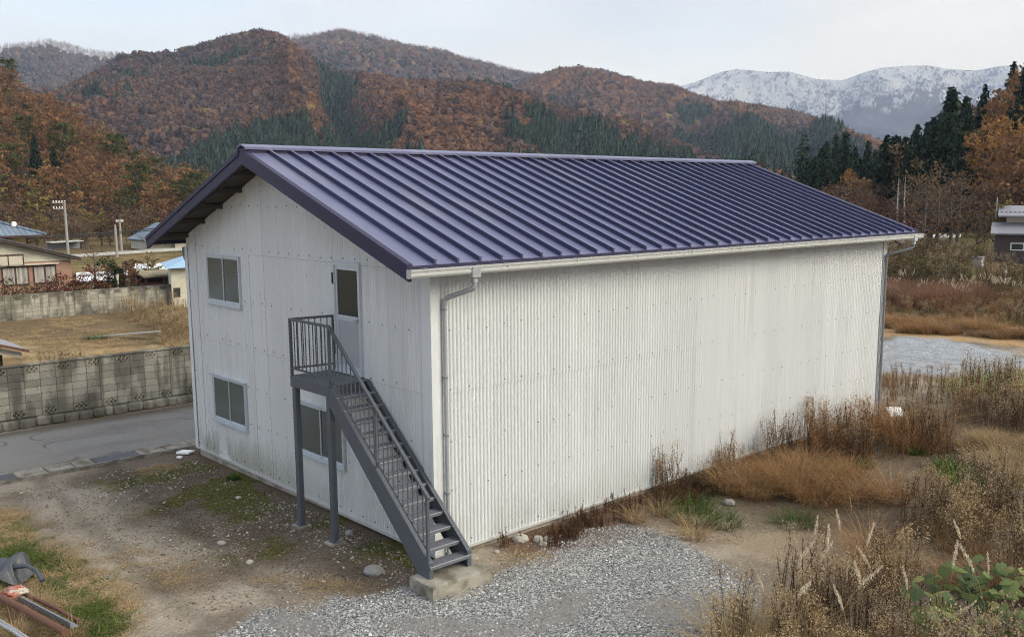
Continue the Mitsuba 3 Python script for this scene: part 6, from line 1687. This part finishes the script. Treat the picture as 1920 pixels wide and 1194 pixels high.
GREY = [(0.33, 0.333, 0.335), (0.44, 0.44, 0.43), (0.22, 0.224, 0.23), (0.56, 0.55, 0.53), (0.14, 0.144, 0.15), (0.38, 0.38, 0.373)]
pts = fill(GRAVEL, 44000, 0.26, 1.3, 6)
pts = pts + N7.normal(0, 1, pts.shape) * N7.choice([0.02, 0.13, 0.35], (len(pts), 1), p=[0.6, 0.3, 0.1])
pts = pts[(pts[:, 0] > 0.1) | (pts[:, 1] < -0.1)]
thin = np.zeros(len(pts))
for ex, ey, ea, eb, er in WORN:
    dx_, dy_ = pts[:, 0] - ex, pts[:, 1] - ey
    thin = np.maximum(thin, np.exp(-(((dx_ * math.cos(er) + dy_ * math.sin(er)) / ea) ** 2 + ((dy_ * math.cos(er) - dx_ * math.sin(er)) / eb) ** 2)))
pts = pts[N7.random(len(pts)) > thin * 0.93]
m, c = stones(N7, pts, 0.0108, GREY)
one('gravel', m, 'mat_tinted', 'grey crushed stone spread over the yard below the steps', 'gravel', kind='stuff', color=c)
pts = np.vstack([fill([(-9.4, -4.0), (-0.5, -2.2), (0.6, -0.9), (0.1, -0.25), (-8.9, -0.25), (-9.6, -2.5)], 1700, 0.46, 0.9, 12), fill([(-4.5, -1.2), (0.5, -1.0), (0.5, -0.2), (-4.5, -0.2)], 700)])
m, c = stones(N7, pts, 0.0155, [(0.33, 0.295, 0.245), (0.24, 0.21, 0.175), (0.43, 0.40, 0.35), (0.17, 0.145, 0.115)])
one('pebbles', m, 'mat_tinted', 'pale pebbles strewn over the dirt yard', 'pebbles', kind='stuff', color=c)
pts = fill([(-9.4, -4.2), (-0.6, -3.6), (0.3, -1.2), (0.2, -0.2), (-8.9, -0.25)], 5200)
m, c = stones(N7, pts, 0.0125, [(0.20, 0.165, 0.125), (0.14, 0.11, 0.085), (0.27, 0.23, 0.185)], 0.45)
one('soil_crumbs', m, 'mat_tinted', 'clods and crumbs of soil over the dirt yard', 'soil', kind='stuff', color=c)
# fallen leaves and crumbs of soil
pts = np.vstack([fill([(-8.6, -2.2), (0.5, -2.0), (0.4, -0.15), (-8.8, -0.15)], 3600), fill([(-9, -4), (-0.5, -4), (-0.5, -2), (-9, -2)], 900), fill([(0.1, 1.4), (2.6, 4.0), (3.5, 9), (0.3, 9)], 2600)])
z = ground_z(pts[:, 0], pts[:, 1]) + 0.008
m, c = flakes(N7, np.concatenate([pts, z[:, None]], 1), 0.022, np.array(DEAD + DRY[:1])[N7.integers(0, 4, len(pts))] * N7.uniform(0.5, 1.2, (len(pts), 1)))
m[0][:, 2] = np.repeat(z, 4) + (m[0][:, 2] - np.repeat(z, 4)) * 0.3
one('leaf_litter', m, 'mat_tinted', 'brown leaf litter and twigs along the building', 'leaf litter', kind='stuff', color=c)

flat('mat_rock', proc(lambda p, n, uv: mix((0.27, 0.245, 0.21), (0.46, 0.435, 0.39), fbm(p.x * 9, p.y * 9, p.z * 9, 3))), 0.9)
flat('mat_grey_rock', proc(lambda p, n, uv: mix((0.16, 0.155, 0.15), (0.36, 0.35, 0.33), fbm(p.x * 9, p.y * 9, p.z * 9, 3))), 0.9)


def rock(x, y, s, label, mat='mat_rock', flat_=0.6):
    m = blob(N7, s, 2, 0.09, flat_)
    m = (m[0] * (1 + 0.35 * (meshkit.fbm(m[0] / s * 1.3 + 5 * x, 3, 4) - 0.5))[:, None], m[1])
    one('rock', move(m, (x, y, float(ground_z(x, y)) + s * flat_ * 0.35), N7.uniform(0, 6.28)), mat, label, 'rock', smooth=28)


for x, y, s, lab, mt in ((0.22, 1.62, 0.14, 'cream angular rock by the wall, largest of the cluster', 'mat_rock'), (0.42, 1.86, 0.11, 'pale rock right of the largest cream one', 'mat_rock'), (0.52, 2.02, 0.10, 'light grey rock at the gravel edge of the cluster', 'mat_rock'), (0.60, 1.80, 0.07, 'small white rock in front of the cluster', 'mat_rock'), (0.55, 2.28, 0.06, 'little tan rock at the right end of the cluster', 'mat_rock'), (0.38, 0.95, 0.05, 'small pale rock behind the concrete slab', 'mat_rock'),
                         (-1.95, -0.42, 0.09, 'rounded rock beside the right stair post', 'mat_grey_rock'), (-0.25, -1.02, 0.16, 'flat grey rock left of the concrete slab', 'mat_grey_rock'), (-3.35, -2.1, 0.075, 'white flat rock in the middle of the dirt yard', 'mat_rock'), (-2.2, -2.15, 0.07, 'pale rock on the wheel rut near the straw', 'mat_rock'), (-1.75, -0.78, 0.08, 'grey rock leaning on the right post footing', 'mat_grey_rock'), (-5.3, -0.85, 0.06, 'cream rock on the moss patch', 'mat_rock'), (1.45, 5.9, 0.12, 'dark grey rock in the weeds by the wall', 'mat_grey_rock')):
    rock(x, y, s, lab, mt)
# white lids lying on the ground
def lid(name, x, y, lx, ly, rz, label, cat):
    m = cbox(-lx / 2, lx / 2, -ly / 2, ly / 2, 0.0, 0.055, 0.02)
    m = (m[0] + np.array([0, 0, 1.0]) * (0.06 * m[0][:, :1]), m[1])
    one(name, move(m, (x, y, float(ground_z(x, y)) + 0.01), rz), 'mat_white', label, cat, smooth=30)


lid('foam_slab', -9.35, -0.22, 0.36, 0.24, 0.5, 'white foam slab lying by the corner of the building near the drain', 'foam slab')
lid('foam_scrap', -9.05, -0.48, 0.16, 0.07, 0.3, 'thin white scrap in front of the foam slab', 'scrap')
lid('foam_slab', 0.22, 15.15, 0.85, 0.42, 2.2, 'white foam board on the ground at the far corner of the long wall', 'foam slab')
lid('plank', -3.3, 34.6, 1.7, 0.14, 0.2, 'white plank lying in the wild grass behind the rear gravel', 'plank')
one('stake', merge([box(-9.28, -9.25, 0.24, 0.27, -0.3, 0.62), box(-9.36, -9.17, 0.245, 0.265, 0.58, 0.605)]), 'mat_rust', 'thin rusty tap stake beside the left corner of the building', 'stake')
q = polar(21.4, 42); 
one('marker_stake', merge([box(0.45, 0.52, 24.2, 24.27, -0.3, 0.55), box(0.38, 0.59, 24.19, 24.28, 0.36, 0.43)]), 'mat_brown_wood', 'small brown wooden stake at the edge of the rear gravel', 'stake')
q = polar(27.3, 44)
one('field_post', tube([(-13.2, 50.6, -0.3), (-13.15, 50.6, 1.9)], [0.09, 0.05], 6), 'mat_brown_wood', 'dark weathered post beside the far downpipe', 'post')
one('fallen_board', beam((-29.8, 4.0, -0.2), (-27.2, 6.2, 0.12), 0.25, 0.05), 'mat_post', 'grey board leaning in the straw field beyond the near block wall', 'board')
# scrap heap in the lower left corner
r = np.random.default_rng(404)
gs = np.linspace(0, 1, 12)
U, V = np.meshgrid(gs, gs, indexing='ij')
sx, sy = -4.50 + 0.72 * U, -5.42 + 0.50 * V
sx = sx + 0.16 * (meshkit.fbm(np.stack([U * 2.6, V * 2.6, U * 0], -1), 3, 31) - 0.5) * 2 * (0.4 + V)
sy = sy + 0.16 * (meshkit.fbm(np.stack([U * 3.1, V * 2.2, U * 0 + 4], -1), 3, 33) - 0.5) * 2
sz = -0.14 + 0.10 * np.sin(U * 9 + V * 4) * U + 0.25 * np.sin(np.pi * np.clip(U * 0.9 + 0.1, 0, 1)) * np.sin(np.pi * (0.15 + 0.75 * V)) + 0.10 * meshkit.fbm(np.stack([U * 4, V * 4, U * 0], -1), 3, 8)
k_ = (np.arange(11)[:, None] * 12 + np.arange(11)[None]).ravel()
top = np.stack([sx, sy, sz], -1).reshape(-1, 3)
sheet = (top, np.vstack([np.stack([k_, k_ + 12, k_ + 13], 1), np.stack([k_, k_ + 13, k_ + 1], 1)]))
flat('mat_grey_plastic', (0.065, 0.072, 0.084), 0.5)
pk = one('plastic_cowl', sheet, 'mat_grey_plastic', 'crumpled dark grey plastic cover lying in the grass at the left edge', 'plastic cover', smooth=True)
part(pk, 'tongue', tube([(-3.95, -5.18, 0.06), (-3.7, -5.06, 0.11), (-3.5, -4.99, 0.08), (-3.32, -4.96, -0.04)], [0.05, 0.035, 0.03, 0.045], 7), 'mat_grey_plastic')
one('rusty_pipe', tube([(-3.35, -5.72, 0.02), (-2.3, -5.52, 0.05), (-1.05, -5.30, 0.06)], 0.052, 12), 'mat_rust', 'thick red-brown rusty pipe lying in the scrap heap', 'pipe', smooth=40)
one('rusty_pipe', tube([(-3.0, -5.32, -0.02), (-2.0, -5.14, 0.02), (-1.4, -5.02, 0.0)], 0.030, 10), 'mat_rust', 'thinner rusty bar right of the thick red-brown pipe', 'pipe', smooth=40)
one('scrap_channel', merge([beam((-2.7, -5.40, 0.0), (-1.2, -5.14, 0.03), 0.10, 0.012), beam((-2.7, -5.45, 0.04), (-1.2, -5.19, 0.07), 0.012, 0.08)]), 'mat_pipe_dark', 'grey steel channel beside the rusty pipes', 'steel channel')
one('scrap_rail', merge([tube([(-2.3, -5.82, -0.02), (-1.6, -5.72, 0.0), (-1.2, -5.66, 0.0)], 0.022, 8), tube([(-2.35, -5.90, 0.0), (-1.65, -5.78, 0.02), (-1.2, -5.72, 0.02)], 0.022, 8)]), 'mat_pipe', 'pair of galvanised tubes at the lower left edge', 'tubes', smooth=40)
bag = blob(r, 0.15, 2, 0.25, 0.5)
flat('mat_torn_bag', proc(lambda p, n, uv: mix((0.36, 0.11, 0.07), (0.50, 0.45, 0.39), smoothstep(0.42, 0.58, fbm(p.x * 7, p.y * 7, p.z * 7, 3)))), 0.5)
one('torn_bag', move(bag, (-3.0, -5.42, 0.02)), 'mat_torn_bag', 'torn red and white bag between the plastic cover and the pipes', 'bag', smooth=40)
put_stuff('scrap_weeds', ['straw_0', 'dry_tuft_0', 'straw_1'], fill([(-3.3, -5.9), (-1.0, -5.7), (-1.2, -4.95), (-3.2, -5.0)], 26), 0.5, 0.9, 'dry weeds growing through the scrap heap', 'weeds')

# ---------------------------------------------------------------- the valley's air
scene['haze'] = {'type': 'cube', 'to_world': T().translate([-2100, 2100, 490]).scale([4700, 4700, 520]), 'bsdf': {'type': 'null'}, 'interior': {'type': 'ref', 'id': 'air'}}
labels['haze'] = {'label': 'thin blue-grey autumn haze hanging over the valley', 'category': 'haze', 'kind': 'stuff'}
